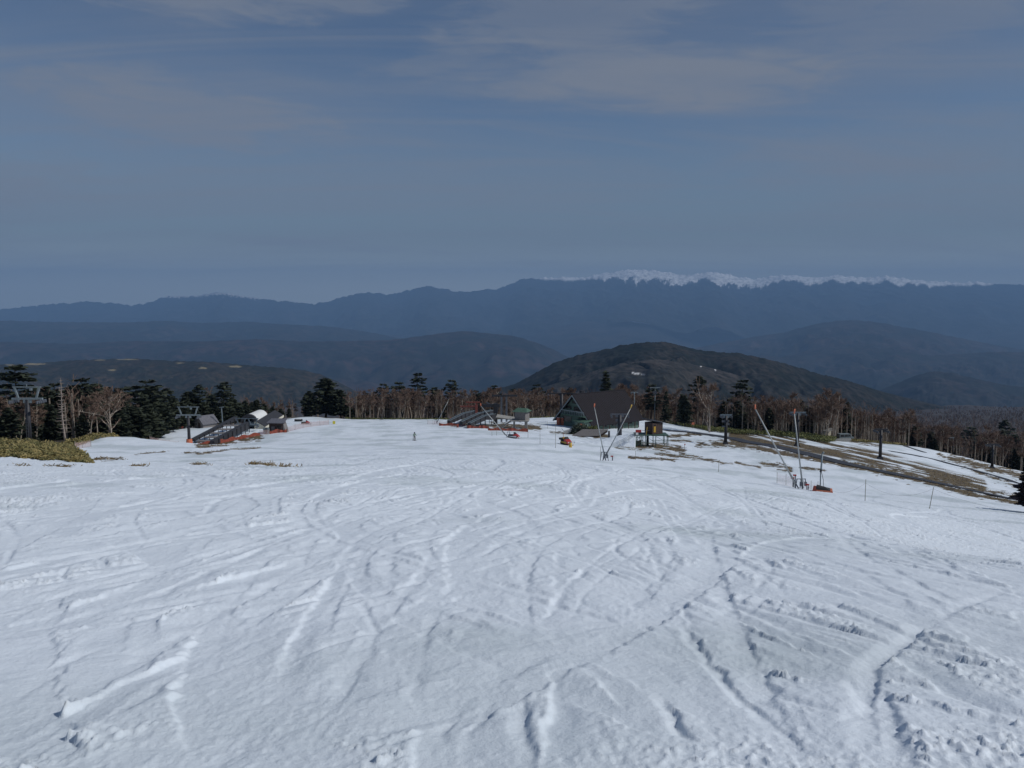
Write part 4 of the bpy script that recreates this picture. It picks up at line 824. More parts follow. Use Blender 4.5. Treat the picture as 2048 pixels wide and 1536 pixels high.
# ------------------------------------------------------------------ nets, poles, ropes
def pole_thing(name, label, cat, g, h, r=0.03, lean=(0, 0), m=None, group=None):
    b = MB(g); b.tube((0,0,-0.25), (lean[0]*h, lean[1]*h, h), r, r*0.8, 6); return tag(b.build(name, m or M['bamboo'], None, True), label, cat, group)
def net_fence(pts, h, m, label, mesh=0.22, th=0.012, group=None, post=M['bamboo'], every=1, sag=0.06):
    P0 = [Vector(p) for p in pts]; o = thing('net_fence', label, 'net fence', P0[0], group); nb = MB(P0[0], world=True)
    for i, p in enumerate(P0):
        if i % every == 0:
            b = MB(P0[0], world=True); b.tube(p - Vector((0,0,0.3)), p + Vector((random.uniform(-.06,.06),0,h+0.25)), 0.03, 0.025, 6); b.build('post', post, o, True)
    for a, c in zip(P0[:-1], P0[1:]):
        L = (c-a).length; n = max(2, int(L/mesh)); nv = max(2, int(h/mesh))
        for k in range(nv+1):
            z = 0.05 + h*k/nv; mid = (a+c)/2 + Vector((0,0,z - sag*h*k/nv))
            nb.beam(a + Vector((0,0,z)), mid, th, th); nb.beam(mid, c + Vector((0,0,z)), th, th)
        for k in range(1, n):
            q = a + (c-a)*(k/n); nb.beam(q + Vector((0,0,0.04)), q + Vector((0,0,h*(1 - sag*2*min(k/n, 1-k/n)))), th, th)
    nb.build('net', m, o); return o
def banner_net(pts, h, m, label, lean=0.0):       # tightly woven net hanging as a solid looking sheet with folds
    P0 = [Vector(p) for p in pts]; o = thing('safety_net', label, 'safety net', P0[0]); V = []; n = 0
    b = MB(P0[0], world=True); vs = []; fs = []
    for a, c in zip(P0[:-1], P0[1:]):
        k = max(3, int((c-a).length/0.5))
        for i in range(k):
            t0, t1 = i/k, (i+1)/k; q0, q1 = a+(c-a)*t0, a+(c-a)*t1
            w0, w1 = 0.10*math.sin(q0.x*5+q0.y*3), 0.10*math.sin(q1.x*5+q1.y*3); h0, h1 = h*(0.82+0.2*math.sin(q0.x*1.9+q0.y)), h*(0.82+0.2*math.sin(q1.x*1.9+q1.y))
            b.hexa([q0+Vector((0,w0,-0.2)), q1+Vector((0,w1,-0.2)), q1+Vector((0,w1+0.03,-0.2)), q0+Vector((0,w0+0.03,-0.2))],
                   [q0+Vector((0,w0+lean,h0)), q1+Vector((0,w1+lean,h1)), q1+Vector((0,w1+lean+0.03,h1)), q0+Vector((0,w0+lean+0.03,h0))])
    b.build('net', m, o)
    for p in P0:
        b = MB(P0[0], world=True); b.tube(p + Vector((0,0,-0.3)), p + Vector((0,-0.04,h*1.15)), 0.03, 0.025, 6); b.build('post', M['bamboo'], o, True)
    return o

# ------------------------------------------------------------------ the arched lift station (line runs straight away at x = -68)
XL = -68.0
def gz(x, y): return H1(x, y)
o = thing('lift_station', 'chairlift station with white barrel roof and dark wind ramps', 'lift station', (XL, 222, gz(XL, 222)))
oz = Vector(o.location); zr = gz(XL, 216)
def arc(cx, z0, rx, rz_, a0, a1, n): return [(cx + rx*math.cos(t), z0 + rz_*math.sin(t)) for t in np.linspace(R(a0), R(a1), n)]
BX, BW, BH, Y0, Y1 = -67.9, 1.95, 1.75, 218.5, 228.0
zr = gz(BX, 219) - 0.2; zb = zr + 2.35
ring_o = arc(BX, zb, BW, BH, 0, 180, 15); ring_i = arc(BX, zb, BW-0.15, BH-0.15, 180, 0, 15)
def shell(b, po, pi_, ya, yb):
    for (p, q, p2, q2) in zip(po[:-1], po[1:], list(reversed(pi_))[:-1], list(reversed(pi_))[1:]):
        b.hexa([(p2[0],ya,p2[1]),(p[0],ya,p[1]),(q[0],ya,q[1]),(q2[0],ya,q2[1])], [(p2[0],yb,p2[1]),(p[0],yb,p[1]),(q[0],yb,q[1]),(q2[0],yb,q2[1])])
b = MB(oz, world=True); shell(b, ring_o, ring_i, Y0, Y1); b.build('barrel_roof', M['white'], o)
b = MB(oz, world=True); shell(b, arc(BX, zb, BW+0.12, BH+0.12, 0, 180, 15), arc(BX, zb, BW-0.55, BH-0.6, 180, 0, 15), Y0-1.0, Y0-0.02); b.build('arch_fascia', M['fence'], o)
xa, xb = BX+BW+0.02, BX+BW+2.3
b = MB(oz, world=True)     # dark lean-to roof along the side that faces the slope, cream edge board under it
b.hexa([(xa,Y0-0.8,zb-0.05),(xb,Y0-0.8,zb-1.35),(xb,Y1+7,zb-0.75),(xa,Y1+7,zb+0.6)], [(xa,Y0-0.8,zb+0.12),(xb,Y0-0.8,zb-1.18),(xb,Y1+7,zb-0.58),(xa,Y1+7,zb+0.77)]); b.build('lean_to_roof', M['fence'], o)
b = MB(oz, world=True); b.hexa([(xb+0.02,Y0-1.2,zb-1.95),(xb+0.14,Y0-1.2,zb-1.95),(xb+0.14,Y1+7.2,zb-1.25),(xb+0.02,Y1+7.2,zb-1.25)], [(xb+0.02,Y0-1.2,zb-1.36),(xb+0.14,Y0-1.2,zb-1.36),(xb+0.14,Y1+7.2,zb-0.64),(xb+0.02,Y1+7.2,zb-0.64)]); b.build('edge_board', M['cream'], o)
b = MB(oz, world=True); b.prism([(xa-0.6, zr-0.5),(xb, zr-0.5),(xb, zb-1.4),(xa+0.1, zb-0.1),(xa-0.6, zb-0.1)], 'y', Y0-0.5, Y0-0.3); b.build('end_wall', M['cream'], o)
b = MB(oz, world=True); b.box((BX-BW+0.1, (Y0+Y1)/2, zr+0.7), (0.2, Y1-Y0, 3.4)); b.box((BX, Y1+0.12, zr+1.4), (2*BW, 0.2, 4.8)); b.box((xb-0.25, (Y0+Y1)/2+4, zr-0.1), (0.16, Y1-Y0+5, 2.2)); b.build('wall', M['darkwood'], o)
b = MB(oz, world=True); b.box((BX, Y0+2.5, zr+1.3), (1.8, 2.4, 1.4)); b.tube((BX,Y0+2.5,zr-1), (BX,Y0+2.5,zr+0.7), 0.45, None, 10); b.build('drive_unit', M['steel_blue'], o)
b = MB(oz, world=True); b.box((BX-0.6, Y0-0.3, zr+1.1), (0.6, 0.4, 1.9)); b.build('control_panel', M['cream'], o)
for s_ in (-1, 1):
    for y in (Y0+0.4, Y1-0.5):
        b = MB(oz, world=True); b.box((BX+s_*(BW-0.25), y, zr+0.6), (0.28, 0.28, 3.6)); b.build('column', M['steel_dark'], o)
# ramps: long dark wind fences running up toward the tower with the orange pad
def ramp(o, oz, p0, p1, hgt, w, cap, m=M['fence'], mc=M['steel_blue'], name='wind_ramp'):
    p0, p1 = Vector(p0), Vector(p1); g0, g1 = gz(p0.x, p0.y), gz(p1.x, p1.y); d = (p1-p0).normalized(); s = Vector((-d.y, d.x, 0))*w/2
    b = MB(oz, world=True); dn = Vector((0,0,hgt))
    b.hexa([p0-s-dn*0.6, p0+s-dn*0.6, p1+s-dn, p1-s-dn], [p0-s, p0+s, p1+s, p1-s]); r_ = b.build(name, m, o)
    b = MB(oz, world=True); u = Vector((0,0,0.02)); t = Vector((0,0,0.02+cap)); e = s*1.12
    b.hexa([p0-e+u, p0+e+u, p1+e+u, p1-e+u], [p0-e+t, p0+e+t, p1+e+t, p1-e+t]); b.build('ramp_cap', mc, o)
    n = max(2, int((p1-p0).length/3))
    for i in range(n+1):
        q = p0 + (p1-p0)*(i/n); q = q + s*1.3*(-1); b = MB(oz, world=True); b.beam((q.x, q.y, gz(q.x, q.y)-0.4), (q.x, q.y, q.z-0.05), 0.14, 0.14); b.build('ramp_post', M['steel_dark'], o)
ramp(o, oz, (XL-2.6, 186, gz(XL-2.6,186)+1.3), (XL-2.6, 216, gz(XL-2.6,216)+3.5), 0.8, 0.9, 0.06, mc=M['fence'])
ramp(o, oz, (XL+2.4, 184, gz(XL+2.4,184)+0.9), (XL+2.4, 209, gz(XL+2.4,209)+2.6), 1.8, 0.8, 0.05, mc=M['fence'])
for k in range(5):
    y = 188 + 4.3*k; z = gz(XL, y) + 0.5 + 0.09*(y-186); b = MB(oz, world=True); b.box((XL, y, z), (4.2, 1.9, 0.12)); b.build('walkway_panel', M['greywood'], o)
o = lift_tower((XL+1.6, 211.5, gz(XL+1.6, 211.5)), 1.5, 5.6, 'pale double frame tower just in front of the arched lift station', gt, frame=0, pole=0.35, mp=M['steel_blue'], ma=M['steel_blue'], foot=False)
b = MB()
for c in (-1.9, 1.9):
    for s in (-1, 1): b.beam((c*0.8+s*0.6, 0, 1.8), (c*0.8+s*1.15, 0, 3.2), 0.2, 0.2)
b.beam((-2.9,0,3.28), (2.9,0,3.28), 0.16, 0.16); b.box((0,0,1.85), (6.0,1.2,0.12)); b.build('service_frame', M['steel_blue'], o)
# operator hut
hx, hy = (555-1024)/FPX*208, 206.0; g = Vector((hx, hy, gz(hx, hy)))
o = thing('operator_hut', 'small brown hut with grey slanted roof beside the arched lift station', 'hut', g)
b = MB(); b.hexa([(-1.75,-1.4,-0.4),(1.75,-1.4,-0.4),(1.75,1.4,-0.4),(-1.75,1.4,-0.4)], [(-1.65,-1.4,2.5),(1.65,-1.4,2.5),(1.65,1.4,2.9),(-1.65,1.4,2.9)]); b.build('wall', M['darkwood'], o)
b = MB(); b.hexa([(-2.15,-2.0,2.45),(2.15,-2.0,2.45),(1.9,1.8,2.98),(-1.9,1.8,2.98)], [(-2.15,-2.0,2.62),(2.15,-2.0,2.62),(1.9,1.8,3.2),(-1.9,1.8,3.2)]); b.build('roof', M['roofgrey'], o)
b = MB(); b.box((0.7,-1.42,1.55), (1.0,0.06,0.8)); b.build('window', M['glass'], o)
b = MB(); b.box((-0.7,-1.43,0.75), (0.8,0.06,1.8)); b.build('door', M['greywood'], o)
b = MB(); b.hexa([(1.76,-1.5,-0.3),(2.5,-1.5,-0.3),(2.5,1.2,-0.3),(1.76,1.2,-0.3)], [(1.72,-1.4,2.2),(1.85,-1.4,2.2),(1.85,1.2,2.2),(1.72,1.2,2.2)]); b.build('buttress', M['greywood'], o)
g = G(533, 204); o = thing('generator_cabinet', 'pale grey machine cabinet beside the brown operator hut', 'cabinet', g)
b = MB(); b.box((0,0,0.7), (1.3,1.0,1.4)); b.build('cabinet_body', M['steel_pale'], o); b = MB(); b.tube((0.1,-0.55,-0.2), (0.1,-0.55,1.5), 0.12, None, 8); b.build('exhaust', M['black'], o); b = MB(); b.box((-0.35,-0.52,0.8), (0.4,0.05,0.8)); b.build('door', M['steel_blue'], o)
# small gabled hut behind the ramps
g = G(412, 232); o = thing('gabled_hut', 'small weathered gabled hut behind the dark wind ramps', 'hut', g)
b = MB(rz=R(-35)); b.prism([(-1.9,-0.4),(1.9,-0.4),(1.9,1.5),(0,3.2),(-1.9,1.5)], 'y', -2.2, 2.2); b.build('wall', M['greywood'], o)
for s in (-1, 1):
    b = MB(rz=R(-35)); b.hexa([(0,-2.6,3.22),(s*2.35,-2.6,1.12),(s*2.35,2.6,1.12),(0,2.6,3.22)], [(0,-2.6,3.42),(s*2.35,-2.6,1.30),(s*2.35,2.6,1.30),(0,2.6,3.42)]); b.build('roof_slope', M['roofgrey'], o)
b = MB(rz=R(-35)); b.box((0.2,-2.22,0.6), (1.0,0.06,1.7)); b.build('door', M['darkwood'], o)
g = G(345, 262); o = thing('storage_shed', 'low dark red shed under the conifers behind the gabled hut', 'shed', g)
b = MB(); b.box((0,0,1.1), (6.5,3,2.6)); b.build('wall', M['steel_red'], o); b = MB(); b.hexa([(-3.6,-2,2.42),(3.6,-2,2.42),(3.6,2,2.42),(-3.6,2,2.42)], [(-3.4,-0.2,3.4),(3.4,-0.2,3.4),(3.4,0.2,3.4),(-3.4,0.2,3.4)]); b.build('roof', M['roofdark'], o)
b = MB(); b.box((1.2,-1.53,0.9), (1.6,0.06,1.9)); b.build('door', M['darkwood'], o)
banner_net([G(x, d) for x, d in ((396,184),(420,186),(446,189),(470,193),(497,197),(520,201))], 0.85, M['netorange'], 'long orange safety net in front of the dark wind ramps')
banner_net([G(x, d) for x, d in ((539,202.5),(556,204),(574,204.5))], 1.0, M['netorange'], 'short orange safety net below the brown operator hut')
net_fence([G(x, d) for x, d in ((520,201.5),(530,202),(538,202.3))], 1.0, M['netpink'], 'faded pink net between the two orange safety nets', 0.16, 0.03)
net_fence([G(x, d) for x, d in ((576,206),(590,212),(606,220),(622,229),(640,239),(658,250))], 1.3, M['netpink'], 'faded pink net fence running from the operator hut to the crest', 0.22, 0.017)
net_fence([G(x, d) for x, d in ((300,163),(318,167),(338,171),(358,176))], 1.0, M['netpink'], 'collapsed pink net fence before the tower with the orange pad', 0.22, 0.02)
net_fence([G(x, d) for x, d in ((150,116),(165,121),(182,126))], 0.9, M['netpink'], 'short faded net at the tip of the bamboo grass bank', 0.22, 0.014)
g = G(668, 250); o = thing('marker_pad', 'small bright yellow marker pad at the end of the net fence', 'marker', g)
b = MB(); b.box((0,0,0.6), (0.75,0.2,0.85)); b.build('pad', M['lime'], o); b = MB(); b.tube((0,0,-0.2), (0,0,1.2), 0.05, None, 6); b.build('post', M['bamboo'], o)

# snowmobile: body, hood, screen, seat, track, skis
def snowmobile(g, rz, mats, label, sc=1.0):
    o = thing('snowmobile', label, 'snowmobile', g); mb, mh, ms = mats; K = lambda: MB(rz=rz)
    b = K(); b.prism([(-1.35*sc,0.12),(-1.15*sc,0.42*sc),(0.75*sc,0.42*sc),(0.75*sc,0.1),(0.45*sc,0.0),(-1.1*sc,0.0)], 'y', -0.24*sc, 0.24*sc); b.build('drive_track', M['black'], o)
    b = K(); b.prism([(-1.2*sc,0.5*sc),(-1.25*sc,0.72*sc),(-0.35*sc,0.80*sc),(0.2*sc,0.78*sc),(0.2*sc,0.46*sc),(-1.1*sc,0.44*sc)], 'y', -0.22*sc, 0.22*sc); b.build('seat', M['black'], o)
    b = K(); a = [(0.1,0.4),(0.15,0.95),(0.55,0.98),(1.25,0.62),(1.35,0.36),(1.0,0.26)]; b.prism([(x*sc, z*sc) for x, z in a], 'y', -0.42*sc, 0.42*sc); b.build('hood', mb, o)
    b = K(); b.hexa([(-0.9*sc,-0.44*sc,0.30*sc),(0.9*sc,-0.46*sc,0.26*sc),(0.9*sc,0.46*sc,0.26*sc),(-0.9*sc,0.44*sc,0.30*sc)], [(-0.9*sc,-0.40*sc,0.48*sc),(0.9*sc,-0.43*sc,0.58*sc),(0.9*sc,0.43*sc,0.58*sc),(-0.9*sc,0.40*sc,0.48*sc)]); b.build('side_panel', mh, o)
    b = K(); b.hexa([(0.30*sc,-0.34*sc,0.99*sc),(0.62*sc,-0.34*sc,0.97*sc),(0.62*sc,0.34*sc,0.97*sc),(0.30*sc,0.34*sc,0.99*sc)], [(0.16*sc,-0.28*sc,1.30*sc),(0.24*sc,-0.28*sc,1.30*sc),(0.24*sc,0.28*sc,1.30*sc),(0.16*sc,0.28*sc,1.30*sc)]); b.build('windscreen', ms, o)
    b = K(); b.tube((0.1*sc,-0.36*sc,1.08*sc), (0.1*sc,0.36*sc,1.08*sc), 0.025, None, 6); b.tube((0.3*sc,0,0.9*sc), (0.1*sc,0,1.08*sc), 0.03, None, 6); b.build('handlebar', M['black'], o)
    for s in (-1, 1):
        b = K(); b.path([(0.4*sc,s*0.48*sc,0.03),(1.2*sc,s*0.48*sc,0.03),(1.55*sc,s*0.48*sc,0.10),(1.72*sc,s*0.48*sc,0.24)], 0.06*sc, 0.04*sc, 6); b.build('ski', mh, o)
        b = K(); b.tube((0.95*sc,s*0.3*sc,0.35*sc), (1.0*sc,s*0.48*sc,0.06), 0.035*sc, None, 6); b.build('suspension_strut', M['steel_grey'], o)
        b = K(); b.tube((1.26*sc,s*0.22*sc,0.55*sc), (1.33*sc,s*0.22*sc,0.53*sc), 0.09*sc, None, 8); b.build('headlight', M['white'], o)
    return o
snowmobile(G(1027,176), R(-30), (M['red'], M['white'], M['black']), 'red and white snowmobile parked beside the lance stand')
o = snowmobile(G(1131,164), R(-62), (M['red'], M['yellow'], M['black']), 'red and yellow snowmobile with cargo bed in front of the snow ramp', 1.2)
b = MB(rz=R(-62)); b.box((-0.95,0,1.0), (1.3,1.1,0.35)); b.build('cargo_bed', M['black'], o); b = MB(rz=R(-62)); b.box((-0.2,0,1.28), (0.7,0.8,0.3)); b.build('engine_cover', M['yellow'], o); b = MB(rz=R(-62)); b.tube((-1.3,0.3,1.1), (-1.35,0.3,2.0), 0.04, None, 6); b.build('flag_rod', M['red'], o)
snowmobile(G(611,250), R(10), (M['red'], M['black'], M['black']), 'red snowmobile behind the faded net fence near the crest')
g = G(597, 276); o = thing('snow_sled', 'dark cargo sled with white top lying on the crest', 'sled', g)
b = MB(); b.box((0,0,0.45), (2.4,1.1,0.5)); b.build('sled_body', M['black'], o); b = MB(); b.box((0,0,0.78), (1.6,0.9,0.16)); b.build('cover', M['white'], o)
for s in (-1, 1):
    b = MB(); b.path([(-1.3,s*0.4,0.08),(1.1,s*0.4,0.08),(1.5,s*0.4,0.35)], 0.06, 0.05, 6); b.build('runner', M['steel_grey'], o)

# ------------------------------------------------------------------ middle lift stations
net_fence([G(x, d) for x, d in ((855,238),(866,236),(880,232),(893,228))], 1.0, M['netpink'], 'faded net fence ahead of the three covered ramps', 0.22, 0.02)
def covered(px0, d0, y0, px1, d1, y1, label):
    a, c = P(px0, y0, d0), P(px1, y1, d1); g = Vector((a.x, a.y, gz(a.x, a.y))); o = thing('covered_ramp', label, 'ramp', g)
    mid = a*0.45 + c*0.55 + Vector((0,0,0.5)); 
    ramp(o, g, a, mid, max(0.5, min(1.6, a.z - g.z)), 0.8, 0.06, M['fence'], M['fence'], 'ramp_body'); ramp(o, g, mid, c, 1.6, 0.8, 0.06, M['fence'], M['fence'], 'ramp_body')
    b = MB(g, world=True); u = Vector((0.30,-0.25,0.12))
    for q0, q1 in ((a, mid), (mid, c)): b.beam(q0+u, q1+u, 0.16, 0.12); b.beam(q0-u*0.8+Vector((0,0,0.3)), q1-u*0.8+Vector((0,0,0.3)), 0.16, 0.12)
    b.build('edge_rail', M['steel_blue'], o)
covered(897, 229, 842, 950, 252, 822, 'first dark covered ramp with pale top edge, nearest the red gantry')
covered(921, 222, 844, 984, 243, 821, 'longest dark covered ramp running up to the black gantry')
covered(938, 218, 847, 990, 236, 828, 'lowest dark covered ramp, nearest the slope')
for q, l in (((878,900,930),'rust-red net at the foot of the first covered ramp'), ((934,950,978),'rust-red net along the lowest covered ramp'), ((976,1000,1018),'orange net under the stairs of the green-roofed hut'), ((1018,1036,1056),'orange net below the deck of the green-roofed hut')):
    dd = {878:228, 934:217, 976:209, 1018:209}[q[0]]; banner_net([G(q[0], dd), G(q[1], dd), G(q[2], dd)], 0.8, M['netorange'], l)
pole_thing('padded_post', 'short padded rust-red post between the covered ramps', 'post', G(915,220), 0.9, 0.28, m=M['netorange'])
g = G(951, 250); o = thing('lift_gantry', 'rust-red steel gantry behind the covered ramps', 'gantry', g); k = 250/FPX
b = MB(); b.box((0.3,0,2.2), (0.7,0.6,6.0)); b.build('column', M['steel_red'], o)
b = MB(); b.box((-1.9,0,4.7), (5.2,0.5,0.35)); b.box((-1.9,0.2,4.2), (4.6,0.3,0.2)); b.build('crossarm', M['steel_red'], o)
b = MB(); b.box((-0.7,0,5.9), (4.2,0.4,0.3)); b.beam((-2.4,0,4.8), (-1.4,0,5.8), 0.2, 0.2); b.beam((0.2,0,4.8), (0.2,0,5.8), 0.3, 0.3); b.build('upper_frame', M['steel_red'], o)
b = MB(); b.box((-0.9,-0.2,2.6), (0.5,0.5,1.5)); b.build('control_box', M['steel_blue'], o)
g = G(991, 236); o = thing('lift_gantry', 'black steel gantry with wide arm above the longest covered ramp', 'gantry', g)
b = MB(); b.box((0,0,2.6), (1.1,0.8,6.6)); b.build('column', M['steel_dark'], o); b = MB(); b.box((-1.3,0,5.3), (5.0,0.7,0.8)); b.build('crossarm', M['steel_dark'], o); b = MB(); b.beam((-2.6,0,6.2), (-1.6,0,5.7), 0.3, 0.3); b.beam((0.5,0,3.6), (0.9,0,5.2), 0.3, 0.3); b.build('brace', M['steel_grey'], o)
g = G(1008, 252); o = thing('lift_gantry', 'taller dark grey gantry with two posts behind the black one', 'gantry', g)
for x in (-0.75, 0.75): b = MB(); b.box((x,0,3.6), (0.55,0.6,8.0)); b.build('column', M['steel_grey'], o)
b = MB(); b.box((0.2,0,7.8), (7.5,0.6,0.5)); b.build('crossarm', M['steel_dark'], o)
# green roofed hut on its deck
g = G(1044, 221); k = 221/FPX; o = thing('lift_hut', 'grey hut with dull green roof on a raised deck with concrete piers', 'hut', g)
b = MB(rz=R(-22)); b.box((0,0,3.4), (3.0,3.0,2.2)); b.build('wall', M['greywood'], o); b = MB(rz=R(-22)); b.box((-1.52,0,3.3), (0.06,2.0,1.6)); b.build('window', M['glass'], o)
b = MB(rz=R(-22)); b.hexa([(-2.1,-2.0,4.45),(2.1,-2.0,4.45),(2.1,2.0,4.45),(-2.1,2.0,4.45)], [(-1.3,-0.15,5.3),(1.3,-0.15,5.3),(1.3,0.15,5.3),(-1.3,0.15,5.3)]); b.build('roof', M['greenroof'], o)
b = MB(rz=R(-5)); b.box((-0.4,-0.4,2.16), (4.6,4.2,0.26)); b.build('deck', M['concrete'], o)
for x, w_ in ((-1.9,0.45),(1.2,0.75)):
    b = MB(rz=R(-5)); b.box((x,-1.9,0.9), (w_,0.6,2.2)); b.build('pier', M['concrete'], o)
b = MB(rz=R(-5)); b.beam((-2.7,-1.6,2.2), (-5.6,-3.2,0.1), 1.0, 0.12)
for i in range(8): b.box((-2.8-0.36*i, -1.65-0.2*i, 2.22-0.26*i), (0.34,1.1,0.06))
b.build('stairs', M['concrete'], o)
b = MB(rz=R(-5)); b.beam((-2.7,-2.2,3.1), (-5.6,-3.8,1.0), 0.06, 0.06)
for i in range(5): b.beam((-2.7-0.72*i,-2.2-0.4*i,2.1-0.52*i), (-2.7-0.72*i,-2.2-0.4*i,3.1-0.52*i), 0.05, 0.05)
b.build('handrail', M['steel_pale'], o)
g = G(1012, 231); o = thing('canopy', 'pale low canopy between the black gantry and the green-roofed hut', 'canopy', g)
b = MB(rz=R(-8)); b.hexa([(-2.6,-1.2,2.1),(2.6,-1.2,1.6),(2.6,1.2,2.0),(-2.6,1.2,2.6)], [(-2.6,-1.2,2.4),(2.6,-1.2,1.8),(2.6,1.2,2.2),(-2.6,1.2,2.9)]); b.build('canopy_roof', M['concrete'], o)
for x in (-2.3, 2.3): b = MB(rz=R(-8)); b.beam((x,-1,-0.4), (x,-1,2.0), 0.2, 0.2); b.build('post', M['greywood'], o)

# ------------------------------------------------------------------ the lodge
GX, GY = 17.4, 236.0; g = Vector((GX, GY, gz(GX, GY)-0.1)); TH = R(38); o = thing('ski_lodge', 'ski lodge with steep dark brown roof and green gable', 'lodge', g); lodge = o
RH, EH, RUN, LEN = 9.0, 1.05, 8.0, 18.8
K = lambda: MB(rz=TH)
for s in (-1, 1):
    b = K(); n = Vector((0, s*(RH-EH), RUN)).normalized()*0.28
    b.hexa([(-0.9,0,RH),(LEN+0.9,0,RH),(LEN+0.9,s*RUN,EH),(-0.9,s*RUN,EH)] if s > 0 else [(-0.9,s*RUN,EH),(LEN+0.9,s*RUN,EH),(LEN+0.9,0,RH),(-0.9,0,RH)],
           [(-0.9,n.y,RH+n.z),(LEN+0.9,n.y,RH+n.z),(LEN+0.9,s*RUN+n.y,EH+n.z),(-0.9,s*RUN+n.y,EH+n.z)] if s > 0 else [(-0.9,s*RUN+n.y,EH+n.z),(LEN+0.9,s*RUN+n.y,EH+n.z),(LEN+0.9,n.y,RH+n.z),(-0.9,n.y,RH+n.z)])
    rf = b.build('roof_slope', M['roofbrown'], o)
    b = K()
    for i in range(34):
        x = -0.6 + i*(LEN+1.2)/33; b.beam((x, n.y*1.05, RH+n.z*1.1), (x, s*RUN+n.y*1.05, EH+n.z*1.1), 0.06, 0.07)
    b.build('roof_seam', M['roofbrown'], rf)
b = K(); b.beam((-1.0,0,RH+0.32), (LEN+1.0,0,RH+0.32), 0.5, 0.16); b.build('ridge_cap', M['roofbrown'], o)
wz = RH - 0.1; sl_ = (RH-EH)/RUN
b = K(); b.prism([(-6.9,-1.0),(6.9,-1.0),(6.9,EH+(RUN-6.9)*sl_-0.3),(0.0,RH-0.35),(-6.9,EH+(RUN-6.9)*sl_-0.3)], 'x', 0.0, 0.3); b.build('gable_wall', M['greenwall'], o)
b = K(); b.prism([(-6.9,-1.0),(6.9,-1.0),(6.9,EH+(RUN-6.9)*sl_-0.3),(0.0,RH-0.35),(-6.9,EH+(RUN-6.9)*sl_-0.3)], 'x', LEN-0.3, LEN); b.build('gable_wall', M['darkwood'], o)
for s in (-1, 1):
    b = K(); b.box((LEN/2, s*6.8, 0.4), (LEN-0.7, 0.25, 3.0)); b.build('side_wall', M['greenwall'] if s < 0 else M['darkwood'], o)
    b = K(); b.beam((-0.95, 0.0, RH-0.05), (-0.95, s*RUN, EH-0.05), 0.10, 0.34); b.build('barge_board', M['steel_pale'], o)
for y0, y1, z0, z1 in ((1.0,4.2,4.9,5.9),(-3.6,0.2,4.4,5.8),(-4.8,-1.8,1.2,2.9),(1.2,4.8,1.2,2.9),(-0.9,0.9,6.6,7.5)):
    b = K(); b.box((-0.02,(y0+y1)/2,(z0+z1)/2), (0.06,y1-y0,z1-z0)); w_ = b.build('window', M['glass'], o)
    b = K()
    for zz in (z0, z1): b.box((-0.06,(y0+y1)/2,zz), (0.08,y1-y0+0.16,0.10))
    for yy in (y0, y1): b.box((-0.065,yy,(z0+z1)/2), (0.08,0.10,z1-z0))
    b.build('frame', M['greenroof'], w_)
b = K(); b.box((-0.9,-1.0,3.55), (1.8,9.5,0.22)); b.build('balcony_floor', M['greenroof'], o)
b = K(); b.box((-1.75,-1.0,4.75), (0.10,9.5,0.22)); 
for i in range(14): b.box((-1.75,-5.6+i*0.708,4.15), (0.06,0.10,1.05))
b.build('balcony_rail', M['steel_pale'], o)
b = K(); b.hexa([(-2.8,-7.2,-0.8),(-0.03,-7.2,-0.8),(-0.03,-3.2,-0.8),(-2.8,-3.2,-0.8)], [(-2.8,-7.0,2.3),(-0.03,-7.0,2.5),(-0.03,-3.2,2.5),(-2.8,-3.2,2.3)]); b.build('porch', M['greenwall'], o)
b = K(); b.hexa([(-3.2,-7.5,2.35),(-0.03,-7.5,2.55),(-0.03,-2.9,2.55),(-3.2,-2.9,2.35)], [(-3.2,-7.5,2.5),(-0.03,-7.5,2.8),(-0.03,-2.9,2.8),(-3.2,-2.9,2.5)]); b.build('porch_roof', M['greenroof'], o)
b = K(); b.box((-2.84,-6.2,1.3), (0.06,1.3,1.2)); b.build('poster', M['orange'], o)
for i in range(7):
    b = K(); b.beam((1.2+2.5*i, -RUN+0.25, -0.9), (1.2+2.5*i, -RUN+0.25, EH), 0.18, 0.18); b.build('eave_post', M['darkwood'], o)
for i in range(5):
    b = K(); b.box((2.2+3.2*i, -6.95, 0.9), (1.6,0.06,1.0)); b.build('window', M['glass'], o)
b = K(); b.box((4.2,1.6,RH+0.2), (0.9,0.9,1.4)); b.build('chimney', M['steel_dark'], o)
# striped terrace boards on the snow in front of it
g = G(1192, 204); o = thing('terrace', 'weathered wooden terrace in front of the lodge', 'terrace', g)
for i in range(11):
    x0, y0 = -2.9 + i*0.30, -4.0 + i*0.72; zz = gz(g.x + x0, g.y + y0) - g.z + 0.25 + 0.12*i
    b = MB(rz=0); b.box((x0, y0, zz), (6.4, 0.58, 0.12)); b.build('plank', M['greywood'], o)
    b = MB(rz=0); b.box((x0, y0+0.34, zz-0.35), (6.2, 0.08, 0.75)); b.build('riser', M['darkwood'], o)
g = G(1218, 196); pole_thing('bollard_post', 'short thick dark post standing before the terrace', 'post', g, 1.7, 0.28, m=M['steel_dark'])
